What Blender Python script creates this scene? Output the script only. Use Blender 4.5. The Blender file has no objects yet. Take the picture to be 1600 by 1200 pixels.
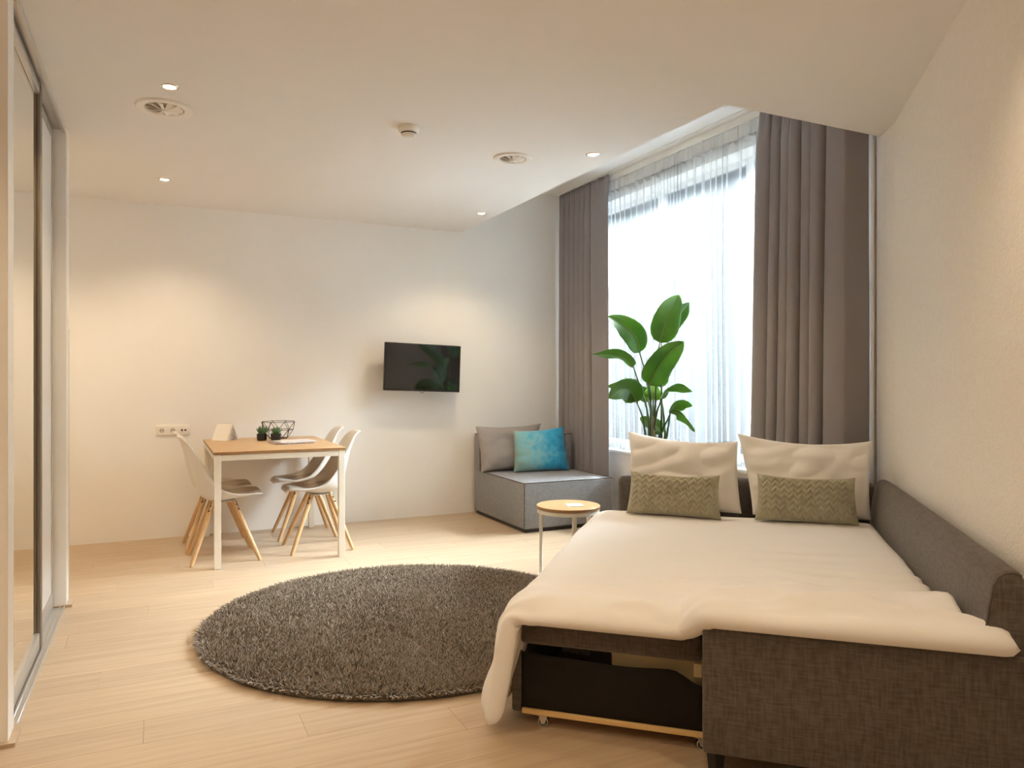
import bpy, bmesh, math, random
from mathutils import Vector, Matrix, noise
R = math.radians
random.seed(4)
SC = bpy.context.scene
COL = SC.collection

# ------------------------------------------------------------------ camera, world, exposure
cam_d = bpy.data.cameras.new('camera')
cam = bpy.data.objects.new('camera', cam_d)
COL.objects.link(cam)
cam.location = (0, 0, 1.24)
cam.rotation_euler = (R(90), 0, R(-25.65))
cam_d.sensor_width = 36
cam_d.lens = 1157 / 1600 * 36
cam_d.shift_y = -7 / 1600
cam_d.clip_start = 0.05
SC.camera = cam

SC.view_settings.view_transform = 'Standard'
SC.view_settings.look = 'None'
SC.view_settings.gamma = 1
SC.view_settings.use_curve_mapping = False
SC.view_settings.exposure = 1.13
SC.cycles.diffuse_bounces = 10
SC.cycles.max_bounces = 16
SC.cycles.transparent_max_bounces = 16

SKY_STRENGTH = 235.0
SPOT_W = 25.0
SPOT_COL = (1.0, 0.77, 0.50)

w = bpy.data.worlds.new('world')
SC.world = w
w.use_nodes = True
bg = w.node_tree.nodes['Background']
bg.inputs[0].default_value = (0.84, 0.92, 1.0, 1)
# overcast sky: three times brighter overhead than at the horizon
_n, _l = w.node_tree.nodes, w.node_tree.links
_tc = _n.new('ShaderNodeTexCoord')
_sp = _n.new('ShaderNodeSeparateXYZ')
_mr = _n.new('ShaderNodeMapRange')
_l.new(_tc.outputs['Generated'], _sp.inputs[0])
_l.new(_sp.outputs['Z'], _mr.inputs['Value'])
_mr.inputs['To Min'].default_value = SKY_STRENGTH / 3
_mr.inputs['To Max'].default_value = SKY_STRENGTH
_l.new(_mr.outputs[0], bg.inputs[1])

# daylight portal in the window opening (guides sampling of the sky, gives off nothing itself)
pd = bpy.data.lights.new('window_portal', 'AREA')
pd.shape = 'RECTANGLE'
pd.size, pd.size_y = 3.3, 2.5
pd.cycles.is_portal = True
po = bpy.data.objects.new('window_portal', pd)
COL.objects.link(po)
po.location = (4.02, 4.6, 1.80)
po.rotation_euler = (R(90), 0, R(90))

# ------------------------------------------------------------------ materials
MATS = {}


def mat(name, col, rough=0.5, metal=0.0, var=0.0, vscale=8.0, bump=0.0, bscale=200.0,
        stretch=(1, 1, 1), spec=0.5, col2=None, emit=None, estr=0.0, trans=0.0, sheen=0.0, rand=0.0, bdetail=3.0):
    m = bpy.data.materials.new(name)
    m.use_nodes = True
    nt = m.node_tree
    N, L = nt.nodes, nt.links
    b = N['Principled BSDF']
    b.inputs['Base Color'].default_value = (*col, 1)
    b.inputs['Roughness'].default_value = rough
    b.inputs['Metallic'].default_value = metal
    b.inputs['Specular IOR Level'].default_value = spec
    if trans:
        b.inputs['Transmission Weight'].default_value = trans
    if sheen:
        b.inputs['Sheen Weight'].default_value = sheen
        b.inputs['Sheen Roughness'].default_value = 0.4
    if emit:
        b.inputs['Emission Color'].default_value = (*emit, 1)
        b.inputs['Emission Strength'].default_value = estr
    tc = N.new('ShaderNodeTexCoord')
    mp = N.new('ShaderNodeMapping')
    mp.inputs['Scale'].default_value = stretch
    L.new(tc.outputs['Object'], mp.inputs['Vector'])
    last = None
    if var or col2:
        nz = N.new('ShaderNodeTexNoise')
        nz.inputs['Scale'].default_value = vscale
        nz.inputs['Detail'].default_value = 5
        L.new(mp.outputs[0], nz.inputs['Vector'])
        rp = N.new('ShaderNodeValToRGB')
        c2 = col2 if col2 else tuple(c * (1 - var) for c in col)
        rp.color_ramp.elements[0].position = 0.3
        rp.color_ramp.elements[1].position = 0.7
        rp.color_ramp.elements[0].color = (*c2, 1)
        rp.color_ramp.elements[1].color = (*col, 1)
        L.new(nz.outputs['Fac'], rp.inputs[0])
        last = rp.outputs[0]
    if rand and last:
        oi = N.new('ShaderNodeObjectInfo')
        hs = N.new('ShaderNodeHueSaturation')
        mr = N.new('ShaderNodeMapRange')
        mr.inputs[3].default_value = 1 - rand
        mr.inputs[4].default_value = 1 + rand
        L.new(oi.outputs['Random'], mr.inputs[0])
        L.new(mr.outputs[0], hs.inputs['Value'])
        L.new(last, hs.inputs['Color'])
        # shift the grain from piece to piece
        mu = N.new('ShaderNodeVectorMath')
        mu.operation = 'SCALE'
        cb = N.new('ShaderNodeCombineXYZ')
        for k in range(3):
            L.new(oi.outputs['Random'], cb.inputs[k])
        L.new(cb.outputs[0], mu.inputs[0])
        mu.inputs['Scale'].default_value = 37.0
        L.new(mu.outputs[0], mp.inputs['Location'])
        last = hs.outputs[0]
    if last:
        L.new(last, b.inputs['Base Color'])
    if bump:
        nb = N.new('ShaderNodeTexNoise')
        nb.inputs['Scale'].default_value = bscale
        nb.inputs['Detail'].default_value = bdetail
        L.new(mp.outputs[0], nb.inputs['Vector'])
        bp = N.new('ShaderNodeBump')
        bp.inputs['Strength'].default_value = bump
        bp.inputs['Distance'].default_value = 0.004
        L.new(nb.outputs['Fac'], bp.inputs['Height'])
        L.new(bp.outputs[0], b.inputs['Normal'])
    MATS[name] = m
    return m


def weave(name, col, col2, scale=55.0, rough=0.9, bump=0.25):
    """linen-like upholstery: two stretched noises crossing"""
    m = bpy.data.materials.new(name)
    m.use_nodes = True
    nt = m.node_tree
    N, L = nt.nodes, nt.links
    b = N['Principled BSDF']
    b.inputs['Roughness'].default_value = rough
    b.inputs['Specular IOR Level'].default_value = 0.2
    b.inputs['Sheen Weight'].default_value = 0.25
    tc = N.new('ShaderNodeTexCoord')
    outs = []
    for st in ((0.14, 0.14, 1.0), (1.0, 1.0, 0.14)):
        mp = N.new('ShaderNodeMapping')
        mp.inputs['Scale'].default_value = st
        L.new(tc.outputs['Object'], mp.inputs['Vector'])
        nz = N.new('ShaderNodeTexNoise')
        nz.inputs['Scale'].default_value = scale * 2.4
        nz.inputs['Detail'].default_value = 4
        L.new(mp.outputs[0], nz.inputs['Vector'])
        outs.append(nz.outputs['Fac'])
    ad = N.new('ShaderNodeMath')
    ad.operation = 'ADD'
    L.new(outs[0], ad.inputs[0])
    L.new(outs[1], ad.inputs[1])
    mr = N.new('ShaderNodeMapRange')
    mr.inputs[1].default_value = 0.75
    mr.inputs[2].default_value = 1.25
    L.new(ad.outputs[0], mr.inputs[0])
    rp = N.new('ShaderNodeValToRGB')
    rp.color_ramp.elements[0].color = (*col2, 1)
    rp.color_ramp.elements[1].color = (*col, 1)
    L.new(mr.outputs[0], rp.inputs[0])
    L.new(rp.outputs[0], b.inputs['Base Color'])
    bp = N.new('ShaderNodeBump')
    bp.inputs['Strength'].default_value = bump
    bp.inputs['Distance'].default_value = 0.002
    L.new(mr.outputs[0], bp.inputs['Height'])
    L.new(bp.outputs[0], b.inputs['Normal'])
    MATS[name] = m
    return m


mat('wall_paint', (0.87, 0.85, 0.815), 0.75, var=0.02, vscale=3, bump=0.05, bscale=90, spec=0.25)
mat('ceiling_paint', (0.83, 0.81, 0.785), 0.8, var=0.02, vscale=2, bump=0.04, bscale=60, spec=0.2)
mat('plaster', (0.87, 0.835, 0.78), 0.85, var=0.04, vscale=40, bump=0.9, bscale=85, spec=0.2, bdetail=4)
mat('white_lacquer', (0.82, 0.80, 0.76), 0.35)
mat('white_plastic', (0.83, 0.80, 0.74), 0.35)
mat('plank_oak', (0.52, 0.395, 0.27), 0.38, col2=(0.43, 0.315, 0.208), vscale=7, stretch=(0.35, 6, 1),
    bump=0.06, bscale=60, rand=0.05, spec=0.4)
mat('subfloor', (0.30, 0.22, 0.15), 0.8, var=0.1)
mat('oak', (0.56, 0.355, 0.17), 0.42, col2=(0.43, 0.255, 0.11), vscale=9, stretch=(1, 7, 7), bump=0.04, bscale=80)
mat('oak_edge', (0.36, 0.205, 0.085), 0.5, col2=(0.28, 0.15, 0.06), vscale=20, stretch=(1, 1, 6))
mat('beech', (0.64, 0.42, 0.21), 0.45, col2=(0.53, 0.32, 0.15), vscale=16, stretch=(5, 5, 0.5))
mat('cream_metal', (0.80, 0.74, 0.63), 0.4, var=0.02)
mat('alu', (0.62, 0.60, 0.57), 0.35, metal=0.7, var=0.03, vscale=30)
mat('alu_dark', (0.20, 0.165, 0.125), 0.5, var=0.04)
mat('mirror', (0.86, 0.86, 0.82), 0.015, metal=1.0, var=0.005)
mat('door_panel', (0.74, 0.72, 0.69), 0.3, var=0.01)
mat('shell', (0.70, 0.67, 0.62), 0.38, var=0.02)
mat('seat_pad', (0.56, 0.50, 0.42), 0.6, var=0.06, vscale=40, bump=0.1, bscale=300)
mat('dark_metal', (0.05, 0.04, 0.035), 0.5, metal=0.6, var=0.1)
mat('black_wire', (0.025, 0.023, 0.022), 0.45, metal=0.5, var=0.1)
mat('black_gloss', (0.008, 0.008, 0.009), 0.06, var=0.05, spec=0.6)
mat('screen', (0.010, 0.010, 0.012), 0.045, var=0.02, spec=0.9)
mat('black_plastic', (0.012, 0.012, 0.012), 0.35, var=0.1)
mat('black_fabric', (0.010, 0.007, 0.005), 0.9, var=0.3, vscale=20, bump=0.2, bscale=300)
mat('black_pot', (0.012, 0.011, 0.011), 0.25, var=0.1)
mat('soil', (0.05, 0.03, 0.02), 0.95, col2=(0.02, 0.012, 0.008), vscale=60, bump=0.8, bscale=90)
mat('succulent', (0.10, 0.20, 0.07), 0.45, col2=(0.05, 0.13, 0.05), vscale=40)
mat('rug_pile', (0.265, 0.217, 0.165), 0.95, col2=(0.190, 0.153, 0.113), vscale=30, spec=0.1, sheen=0.3)
mat('rug_back', (0.12, 0.10, 0.075), 0.95, var=0.2)
weave('sofa_fabric', (0.132, 0.112, 0.097), (0.078, 0.063, 0.052))
weave('grey_fabric', (0.27, 0.268, 0.275), (0.20, 0.198, 0.203), scale=70, bump=0.15)
mat('piping', (0.10, 0.085, 0.075), 0.9, var=0.1)
mat('duvet_cotton', (0.83, 0.82, 0.81), 0.85, var=0.015, vscale=6, bump=0.08, bscale=500, stretch=(1, 6, 1), spec=0.2, sheen=0.2)
mat('pillow_cotton', (0.84, 0.815, 0.775), 0.85, var=0.015, vscale=6, bump=0.05, bscale=400, spec=0.2, sheen=0.2)
mat('olive_knit', (0.40, 0.38, 0.28), 0.95, var=0.18, vscale=25, bump=0.25, bscale=350, spec=0.15, sheen=0.4)
mat('grey_linen', (0.36, 0.315, 0.29), 0.92, var=0.12, vscale=60, stretch=(1, 1, 5), bump=0.2, bscale=250, spec=0.15)
mat('mattress', (0.55, 0.48, 0.38), 0.9, var=0.03)
mat('pale_board', (0.52, 0.42, 0.24), 0.6, var=0.06)
mat('pine', (0.76, 0.54, 0.25), 0.5, col2=(0.68, 0.45, 0.19), vscale=10, stretch=(1, 6, 6))
mat('rubber', (0.03, 0.03, 0.03), 0.6, var=0.1)
mat('chrome', (0.72, 0.70, 0.66), 0.25, metal=0.8, var=0.03)
mat('curtain_cloth', (0.275, 0.248, 0.252), 0.85, var=0.03, vscale=4, bump=0.1, bscale=500, spec=0.15, sheen=0.35)
mat('leaf', (0.12, 0.23, 0.05), 0.28, col2=(0.055, 0.15, 0.035), vscale=9, spec=0.6)
mat('stalk', (0.06, 0.12, 0.035), 0.45, var=0.2)
mat('sheath', (0.30, 0.20, 0.06), 0.6, col2=(0.16, 0.12, 0.04), vscale=30, stretch=(4, 4, 0.6))
mat('paper', (0.80, 0.77, 0.72), 0.7, var=0.02)
mat('ink_grey', (0.22, 0.19, 0.17), 0.8, var=0.1)
mat('ink_red', (0.45, 0.10, 0.08), 0.8, var=0.1)
mat('picture_print', (0.28, 0.16, 0.10), 0.6, col2=(0.62, 0.58, 0.50), vscale=45)
mat('cover_print', (0.78, 0.75, 0.72), 0.35, col2=(0.55, 0.50, 0.48), vscale=16)
mat('cover_dark', (0.07, 0.05, 0.05), 0.4, col2=(0.45, 0.30, 0.26), vscale=40)
mat('socket_hole', (0.03, 0.028, 0.025), 0.6, var=0.1)
mat('lamp_glass', (1, 0.9, 0.7), 0.3, var=0.01, emit=(1.0, 0.84, 0.58), estr=28)
mat('vent_inside', (0.55, 0.50, 0.42), 0.6, var=0.05)
mat('paving', (0.22, 0.22, 0.22), 0.9, var=0.1, vscale=1)
mat('dimming_dark', (0.0135, 0.015, 0.0165), 0.9, var=0.03, vscale=1)  # near-black, so the added house keeps the view through the sheer dim
mat('rail_white', (0.85, 0.84, 0.80), 0.4, var=0.01)


def leaf_material():
    m = bpy.data.materials['leaf']
    nt = m.node_tree
    N, L = nt.nodes, nt.links
    b = N['Principled BSDF']
    out = N['Material Output']
    tr = N.new('ShaderNodeBsdfTranslucent')
    tr.inputs['Color'].default_value = (0.20, 0.42, 0.06, 1)
    mx = N.new('ShaderNodeMixShader')
    mx.inputs[0].default_value = 0.35
    L.new(b.outputs[0], mx.inputs[1])
    L.new(tr.outputs[0], mx.inputs[2])
    L.new(mx.outputs[0], out.inputs['Surface'])


leaf_material()


def sheer_material():
    m = bpy.data.materials.new('sheer_voile')
    m.use_nodes = True
    nt = m.node_tree
    N, L = nt.nodes, nt.links
    b = N['Principled BSDF']
    out = N['Material Output']
    b.inputs['Base Color'].default_value = (0.74, 0.745, 0.745, 1)
    b.inputs['Roughness'].default_value = 0.9
    b.inputs['Specular IOR Level'].default_value = 0.1
    tr = N.new('ShaderNodeBsdfTranslucent')
    tr.inputs['Color'].default_value = (0.54, 0.565, 0.585, 1)
    tp = N.new('ShaderNodeBsdfTransparent')
    nz = N.new('ShaderNodeTexNoise')
    nz.inputs['Scale'].default_value = 900
    mr = N.new('ShaderNodeMapRange')
    mr.inputs[3].default_value = 0.74
    mr.inputs[4].default_value = 0.80
    L.new(nz.outputs['Fac'], mr.inputs[0])
    m1 = N.new('ShaderNodeMixShader')
    m1.inputs[0].default_value = 0.6
    L.new(b.outputs[0], m1.inputs[1])
    L.new(tr.outputs[0], m1.inputs[2])
    m2 = N.new('ShaderNodeMixShader')
    lw = N.new('ShaderNodeLayerWeight')
    lw.inputs['Blend'].default_value = 0.5
    gz = N.new('ShaderNodeMapRange')
    gz.inputs[1].default_value = 0.25
    gz.inputs[2].default_value = 0.95
    gz.inputs[3].default_value = 1.0
    gz.inputs[4].default_value = 0.50
    L.new(lw.outputs['Facing'], gz.inputs[0])
    ml = N.new('ShaderNodeMath')
    ml.operation = 'MULTIPLY'
    L.new(mr.outputs[0], ml.inputs[0])
    L.new(gz.outputs[0], ml.inputs[1])
    L.new(ml.outputs[0], m2.inputs[0])
    L.new(m1.outputs[0], m2.inputs[1])
    L.new(tp.outputs[0], m2.inputs[2])
    L.new(m2.outputs[0], out.inputs['Surface'])
    MATS['sheer_voile'] = m
    # header tape: denser, hardly see-through
    h = m.copy()
    h.name = 'sheer_header'
    h.node_tree.nodes['Principled BSDF'].inputs['Base Color'].default_value = (0.88, 0.87, 0.85, 1)
    h.node_tree.nodes['Translucent BSDF'].inputs['Color'].default_value = (0.88, 0.89, 0.90, 1)
    h.node_tree.nodes['Map Range'].inputs[3].default_value = 0.03
    h.node_tree.nodes['Map Range'].inputs[4].default_value = 0.08
    MATS['sheer_header'] = h


sheer_material()


def glass_material():
    m = bpy.data.materials.new('window_glass')
    m.use_nodes = True
    nt = m.node_tree
    N, L = nt.nodes, nt.links
    N.remove(N['Principled BSDF'])
    out = N['Material Output']
    gl = N.new('ShaderNodeBsdfGlossy')
    gl.inputs['Roughness'].default_value = 0.02
    tp = N.new('ShaderNodeBsdfTransparent')
    tp.inputs['Color'].default_value = (0.94, 0.97, 0.97, 1)
    mx = N.new('ShaderNodeMixShader')
    fr = N.new('ShaderNodeFresnel')
    fr.inputs['IOR'].default_value = 1.45
    L.new(fr.outputs[0], mx.inputs[0])
    L.new(tp.outputs[0], mx.inputs[1])
    L.new(gl.outputs[0], mx.inputs[2])
    L.new(mx.outputs[0], out.inputs['Surface'])
    MATS['window_glass'] = m


glass_material()


def velvet_material():
    m = mat('turquoise_velvet', (0.03, 0.30, 0.44), 0.7, sheen=0.6, spec=0.2)
    nt = m.node_tree
    N, L = nt.nodes, nt.links
    b = N['Principled BSDF']
    tc = N['Texture Coordinate']
    nz = N.new('ShaderNodeTexNoise')
    nz.inputs['Scale'].default_value = 9
    nz.inputs['Detail'].default_value = 6
    nz.inputs['Roughness'].default_value = 0.65
    L.new(tc.outputs['Object'], nz.inputs['Vector'])
    sx = N.new('ShaderNodeSeparateXYZ')
    L.new(tc.outputs['Object'], sx.inputs[0])
    mr = N.new('ShaderNodeMapRange')           # dye fades from pale at the left edge to deep blue at the right
    mr.inputs[1].default_value = -0.30
    mr.inputs[2].default_value = 0.30
    mr.inputs[3].default_value = -0.42
    mr.inputs[4].default_value = 0.36
    L.new(sx.outputs[0], mr.inputs[0])
    ad = N.new('ShaderNodeMath')
    ad.operation = 'ADD'
    L.new(nz.outputs['Fac'], ad.inputs[0])
    L.new(mr.outputs[0], ad.inputs[1])
    rp = N.new('ShaderNodeValToRGB')
    e = rp.color_ramp.elements
    e[0].position = 0.05
    e[0].color = (0.30, 0.36, 0.28, 1)
    e[1].position = 0.95
    e[1].color = (0.005, 0.13, 0.27, 1)
    x = e.new(0.32)
    x.color = (0.22, 0.48, 0.52, 1)
    x = e.new(0.6)
    x.color = (0.035, 0.33, 0.50, 1)
    L.new(ad.outputs[0], rp.inputs[0])
    L.new(rp.outputs[0], b.inputs['Base Color'])


velvet_material()

# ------------------------------------------------------------------ helpers


def tag(o, label=None, cat=None, group=None, kind=None):
    if label:
        o['label'] = label
    if cat:
        o['category'] = cat
    if group:
        o['group'] = group
    if kind:
        o['kind'] = kind
    return o


def thing(name, label, cat, loc=(0, 0, 0), rz=0.0, group=None):
    o = bpy.data.objects.new(name, None)
    o.empty_display_size = 0.1
    COL.objects.link(o)
    o.location = loc
    o.rotation_euler = (0, 0, rz)
    return tag(o, label, cat, group)


def finish(name, me, m, parent=None, angle=40, smooth=True):
    if m:
        me.materials.append(MATS[m] if isinstance(m, str) else m)
    if smooth:
        me.polygons.foreach_set('use_smooth', [True] * len(me.polygons))
        me.set_sharp_from_angle(angle=R(angle))
    o = bpy.data.objects.new(name, me)
    COL.objects.link(o)
    if parent:
        o.parent = parent
    return o


def obj(name, bm, m, parent=None, angle=40, smooth=True):
    bmesh.ops.recalc_face_normals(bm, faces=bm.faces)
    me = bpy.data.meshes.new(name)
    bm.to_mesh(me)
    bm.free()
    return finish(name, me, m, parent, angle, smooth)


def pyobj(name, verts, faces, m, parent=None, angle=60, smooth=True):
    me = bpy.data.meshes.new(name)
    me.from_pydata([tuple(v) for v in verts], [], faces)
    me.update()
    return finish(name, me, m, parent, angle, smooth)


def struct(o):
    o['kind'] = 'structure'
    return o


def nb():
    return bmesh.new()


def add_box(bm, x0, x1, y0, y1, z0, z1, r=0.0, seg=2, M=None):
    geo = bmesh.ops.create_cube(bm, size=1.0)
    vs = geo['verts']
    for v in vs:
        v.co = Vector(((x0 + x1) / 2 + v.co.x * (x1 - x0), (y0 + y1) / 2 + v.co.y * (y1 - y0), (z0 + z1) / 2 + v.co.z * (z1 - z0)))
    if r > 0:
        es = list({e for v in vs for e in v.link_edges})
        res = bmesh.ops.bevel(bm, geom=es, offset=r, segments=seg, profile=0.5, affect='EDGES')
        vs = list({v for f in res['faces'] for v in f.verts} | {v for v in vs if v.is_valid})
    if M:
        bmesh.ops.transform(bm, matrix=M, verts=vs)
    return bm


def box(x0, x1, y0, y1, z0, z1, r=0.0, seg=2):
    return add_box(nb(), x0, x1, y0, y1, z0, z1, r, seg)


def add_cyl(bm, p0, p1, r0, r1=None, n=16):
    r1 = r0 if r1 is None else r1
    p0, p1 = Vector(p0), Vector(p1)
    d = p1 - p0
    q = Vector((0, 0, 1)).rotation_difference(d.normalized()).to_matrix().to_4x4()
    M = Matrix.Translation((p0 + p1) / 2) @ q
    bmesh.ops.create_cone(bm, cap_ends=True, segments=n, radius1=r0, radius2=r1, depth=d.length, matrix=M)
    return bm


def add_lathe(bm, prof, n=32, c=(0, 0, 0)):
    """prof: (r, z) list; r == 0 closes on the axis"""
    rings = []
    for r, z in prof:
        if r <= 1e-6:
            rings.append([bm.verts.new((c[0], c[1], c[2] + z))])
        else:
            rings.append([bm.verts.new((c[0] + r * math.cos(2 * math.pi * k / n), c[1] + r * math.sin(2 * math.pi * k / n), c[2] + z)) for k in range(n)])
    for a, b in zip(rings, rings[1:]):
        for k in range(n):
            q = [a[k % len(a)], a[(k + 1) % len(a)], b[(k + 1) % len(b)], b[k % len(b)]]
            u = []
            for v in q:
                if v not in u:
                    u.append(v)
            if len(u) > 2:
                bm.faces.new(u)
    return bm


def add_tube(bm, pts, rad, n=8, cap=True):
    pts = [Vector(p) for p in pts]
    rs = rad if isinstance(rad, (list, tuple)) else [rad] * len(pts)
    rings = []
    prev = None
    for i, p in enumerate(pts):
        t = (pts[min(i + 1, len(pts) - 1)] - pts[max(i - 1, 0)]).normalized()
        if prev is None:
            a = t.orthogonal().normalized()
        else:
            a = (prev - t * prev.dot(t)).normalized()
        prev = a
        b = t.cross(a)
        rings.append([bm.verts.new(p + (a * math.cos(2 * math.pi * k / n) + b * math.sin(2 * math.pi * k / n)) * rs[i]) for k in range(n)])
    for A, B in zip(rings, rings[1:]):
        for k in range(n):
            bm.faces.new((A[k], A[(k + 1) % n], B[(k + 1) % n], B[k]))
    if cap:
        bm.faces.new(rings[0][::-1])
        bm.faces.new(rings[-1])
    return bm


def spline(pts, n):
    """Catmull-Rom through pts, n samples"""
    P = [Vector(p) for p in pts]
    P = [P[0] * 2 - P[1]] + P + [P[-1] * 2 - P[-2]]
    out = []
    m = len(P) - 3
    for i in range(n):
        t = i / (n - 1) * m
        k = min(int(t), m - 1)
        t -= k
        a, b, c, d = P[k:k + 4]
        out.append(0.5 * ((2 * b) + (c - a) * t + (2 * a - 5 * b + 4 * c - d) * t * t + (3 * b - a - 3 * c + d) * t ** 3))
    return out


def lerp_tab(tab, x):
    if x <= tab[0][0]:
        return tab[0][1]
    for (a, p), (b, q) in zip(tab, tab[1:]):
        if x <= b:
            f = (x - a) / (b - a)
            f = f * f * (3 - 2 * f)
            return p + (q - p) * f
    return tab[-1][1]


def sstep(a, b, x):
    t = max(0.0, min(1.0, (x - a) / (b - a)))
    return t * t * (3 - 2 * t)


def grid_faces(nu, nv, off=0, flip=False):
    F = []
    for j in range(nv - 1):
        for i in range(nu - 1):
            a = off + j * nu + i
            q = (a, a + 1, a + nu + 1, a + nu)
            F.append(q[::-1] if flip else q)
    return F


def copy_tree(o, loc, rz, label):
    c = o.copy()
    COL.objects.link(c)
    c.location = loc
    c.rotation_euler = (0, 0, rz)
    c['label'] = label
    for ch in list(o.children):
        d = ch.copy()
        COL.objects.link(d)
        d.parent = c
        for g in list(ch.children):
            e = g.copy()
            COL.objects.link(e)
            e.parent = d
    return c


# ------------------------------------------------------------------ room
YW = 6.405
CH = 2.609
HC = 3.05
XL = 3.70          # window wall
BK = -1.6          # wall behind the camera

fl = struct(obj('floor', box(-2.0, 4.0, BK, YW, -0.08, -0.012), 'subfloor', smooth=False))
PW = 0.192
row = 0
y = BK
while y < YW - 0.001:
    y1 = min(y + PW, YW)
    x = -1.95 - (row * 0.517) % 1.38
    while x < 3.95:
        xa, xb = max(x, -1.95), min(x + 1.38, 3.95)
        # leave out the pieces that lie wholly behind the slanting right wall
        if xb - xa > 0.03 and not (xa > 1.15 + (y1 - 0.2) * 0.976 + 0.25 and y < 2.6):
            obj('plank', box(xa + 0.0003, xb - 0.0003, y + 0.0004, y1 - 0.0004, -0.012, 0.0, 0.0007, 1), 'plank_oak', fl, smooth=False)
        x += 1.38
    y += PW
    row += 1

struct(obj('wall_back', box(-2.0, 3.95, YW, YW + 0.15, -0.08, 3.2), 'wall_paint', smooth=False))

# slanting plastered wall on the right, with its short return towards the window wall
def wall_poly(name, pts, th, z0, z1, m):
    bm = nb()
    P = [Vector((*p, 0)) for p in pts]
    off = []
    for i, p in enumerate(P):
        d = (P[min(i + 1, len(P) - 1)] - P[max(i - 1, 0)]).normalized()
        off.append(p + Vector((d.y, -d.x, 0)) * th)
    n = len(P)
    lo = [bm.verts.new((v.x, v.y, z0)) for v in P + off[::-1]]
    hi = [bm.verts.new((v.x, v.y, z1)) for v in P + off[::-1]]
    k = 2 * n
    for i in range(k):
        j = (i + 1) % k
        bm.faces.new((lo[i], lo[j], hi[j], hi[i]))
    bm.faces.new(lo[::-1])
    bm.faces.new(hi)
    return struct(obj(name, bm, m, smooth=False))


wall_poly('wall_right', [(-0.464, -1.62), (3.540, 2.667), (3.63, 2.79), (3.70, 2.905), (3.78, 2.935)], 0.15, -0.08, 3.2, 'plaster')

# window wall: pier, parapet, head, far pier
WY0, WY1, WZ0, WZ1 = 3.05, 6.2, 0.615, 2.85
bm = nb()
add_box(bm, XL, XL + 0.3, 2.93, WY0, -0.08, 3.2)
add_box(bm, XL, XL + 0.3, WY1, YW + 0.1, -0.08, 3.2)
add_box(bm, XL, XL + 0.3, WY0, WY1, -0.08, WZ0 - 0.03)
add_box(bm, XL, XL + 0.3, WY0, WY1, WZ1, 3.2)
struct(obj('wall_window', bm, 'plaster', smooth=False))
struct(obj('trim_1', box(XL - 0.03, XL + 0.28, WY0 - 0.02, WY1 + 0.02, WZ0 - 0.03, WZ0, 0.006), 'white_lacquer'))   # sill board

win = struct(obj('window_1', (lambda b: (add_box(b, 3.87, 3.93, WY0, WY1, WZ0, WZ0 + 0.07, .004), add_box(b, 3.87, 3.93, WY0, WY1, WZ1 - 0.035, WZ1, .004),
             add_box(b, 3.87, 3.93, WY0, WY0 + 0.07, WZ0, WZ1, .004), add_box(b, 3.87, 3.93, WY1 - 0.07, WY1, WZ0, WZ1, .004), b)[-1])(nb()), 'white_lacquer'))
for yy in (4.1, 5.15):
    obj('mullion', box(3.875, 3.925, yy - 0.03, yy + 0.03, WZ0 + 0.07, WZ1 - 0.035, .004), 'white_lacquer', win)
for a, b in ((WY0 + .07, 4.07), (4.13, 5.12), (5.18, WY1 - .07)):
    obj('pane', box(3.895, 3.905, a, b, WZ0 + 0.07, WZ1 - 0.035), 'window_glass', win, smooth=False)

# added outside to balance the daylight: near-black house, wall above the window, ground
st_ = struct(obj('added_ground', box(4.2, 40, -40, 50, -4.2, -4.0), 'paving', smooth=False))  # added ground, part of the daylight balance
struct(obj('added_sky_blocker', box(XL, XL + 0.3, -14, 24, 3.2, 14.0), 'paving', smooth=False))  # added unseen wall, keeps sky light off the house opposite
hb = struct(thing('added_building', None, None, (14.6, 5.0, -4.0)))  # added house, darkens what shows behind the sheer
obj('dimming_wall', box(-0.6, 0.6, -18, 30, 0.0, 12.2), 'dimming_dark', hb, smooth=False)
obj('dimming_wall_top', box(-0.85, 0.6, -18.2, 30.2, 11.9, 12.3, 0.05), 'dimming_dark', hb)

# lowered ceiling with the notch in front of the window
EX, EY = 2.56, 2.865
bm = nb()
out = [(-2.0, BK), (3.95, BK), (3.95, EY), (EX, EY), (EX, YW), (-2.0, YW)]
lo = [bm.verts.new((*p, CH)) for p in out]
hi = [bm.verts.new((*p, HC)) for p in out]
for i in range(6):
    j = (i + 1) % 6
    bm.faces.new((lo[i], lo[j], hi[j], hi[i]))
bm.faces.new(lo[::-1])
bm.faces.new(hi)
struct(obj('ceiling', bm, 'ceiling_paint', smooth=False))
struct(obj('ceiling_recess', box(-2.0, 4.0, BK, YW + 0.15, HC, HC + 0.15), 'ceiling_paint', smooth=False))

# walls the camera does not look at, and the wardrobe niche
struct(obj('wall_rear', box(-2.0, 0.2, BK - 0.15, BK, -0.08, 3.2), 'wall_paint', smooth=False))
struct(obj('wall_left', box(-2.15, -2.0, BK - 0.15, YW + 0.15, -0.08, 3.2), 'wall_paint', smooth=False))
struct(obj('wall_partition', box(-2.0, -0.456, 3.0, 3.12, -0.012, CH), 'wall_paint', smooth=False))
struct(obj('wall_niche', box(-2.0, -0.444, 4.69, 4.80, -0.012, CH), 'wall_paint', smooth=False))
struct(obj('trim_2', box(-0.4555, -0.4535, 2.999, 3.115, 0.012, CH), 'white_lacquer', smooth=False))
struct(obj('trim_3', box(-0.4445, -0.4415, 4.70, 4.802, 0.012, CH), 'white_lacquer', smooth=False))
struct(obj('trim_4', box(-0.445, -0.4395, 4.795, 4.806, 0.0, 1.52), 'alu', smooth=False))
bm = nb()
add_box(bm, -1.9, -0.430, 2.978, 3.0, 0.0, 0.014, 0.0)
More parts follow.
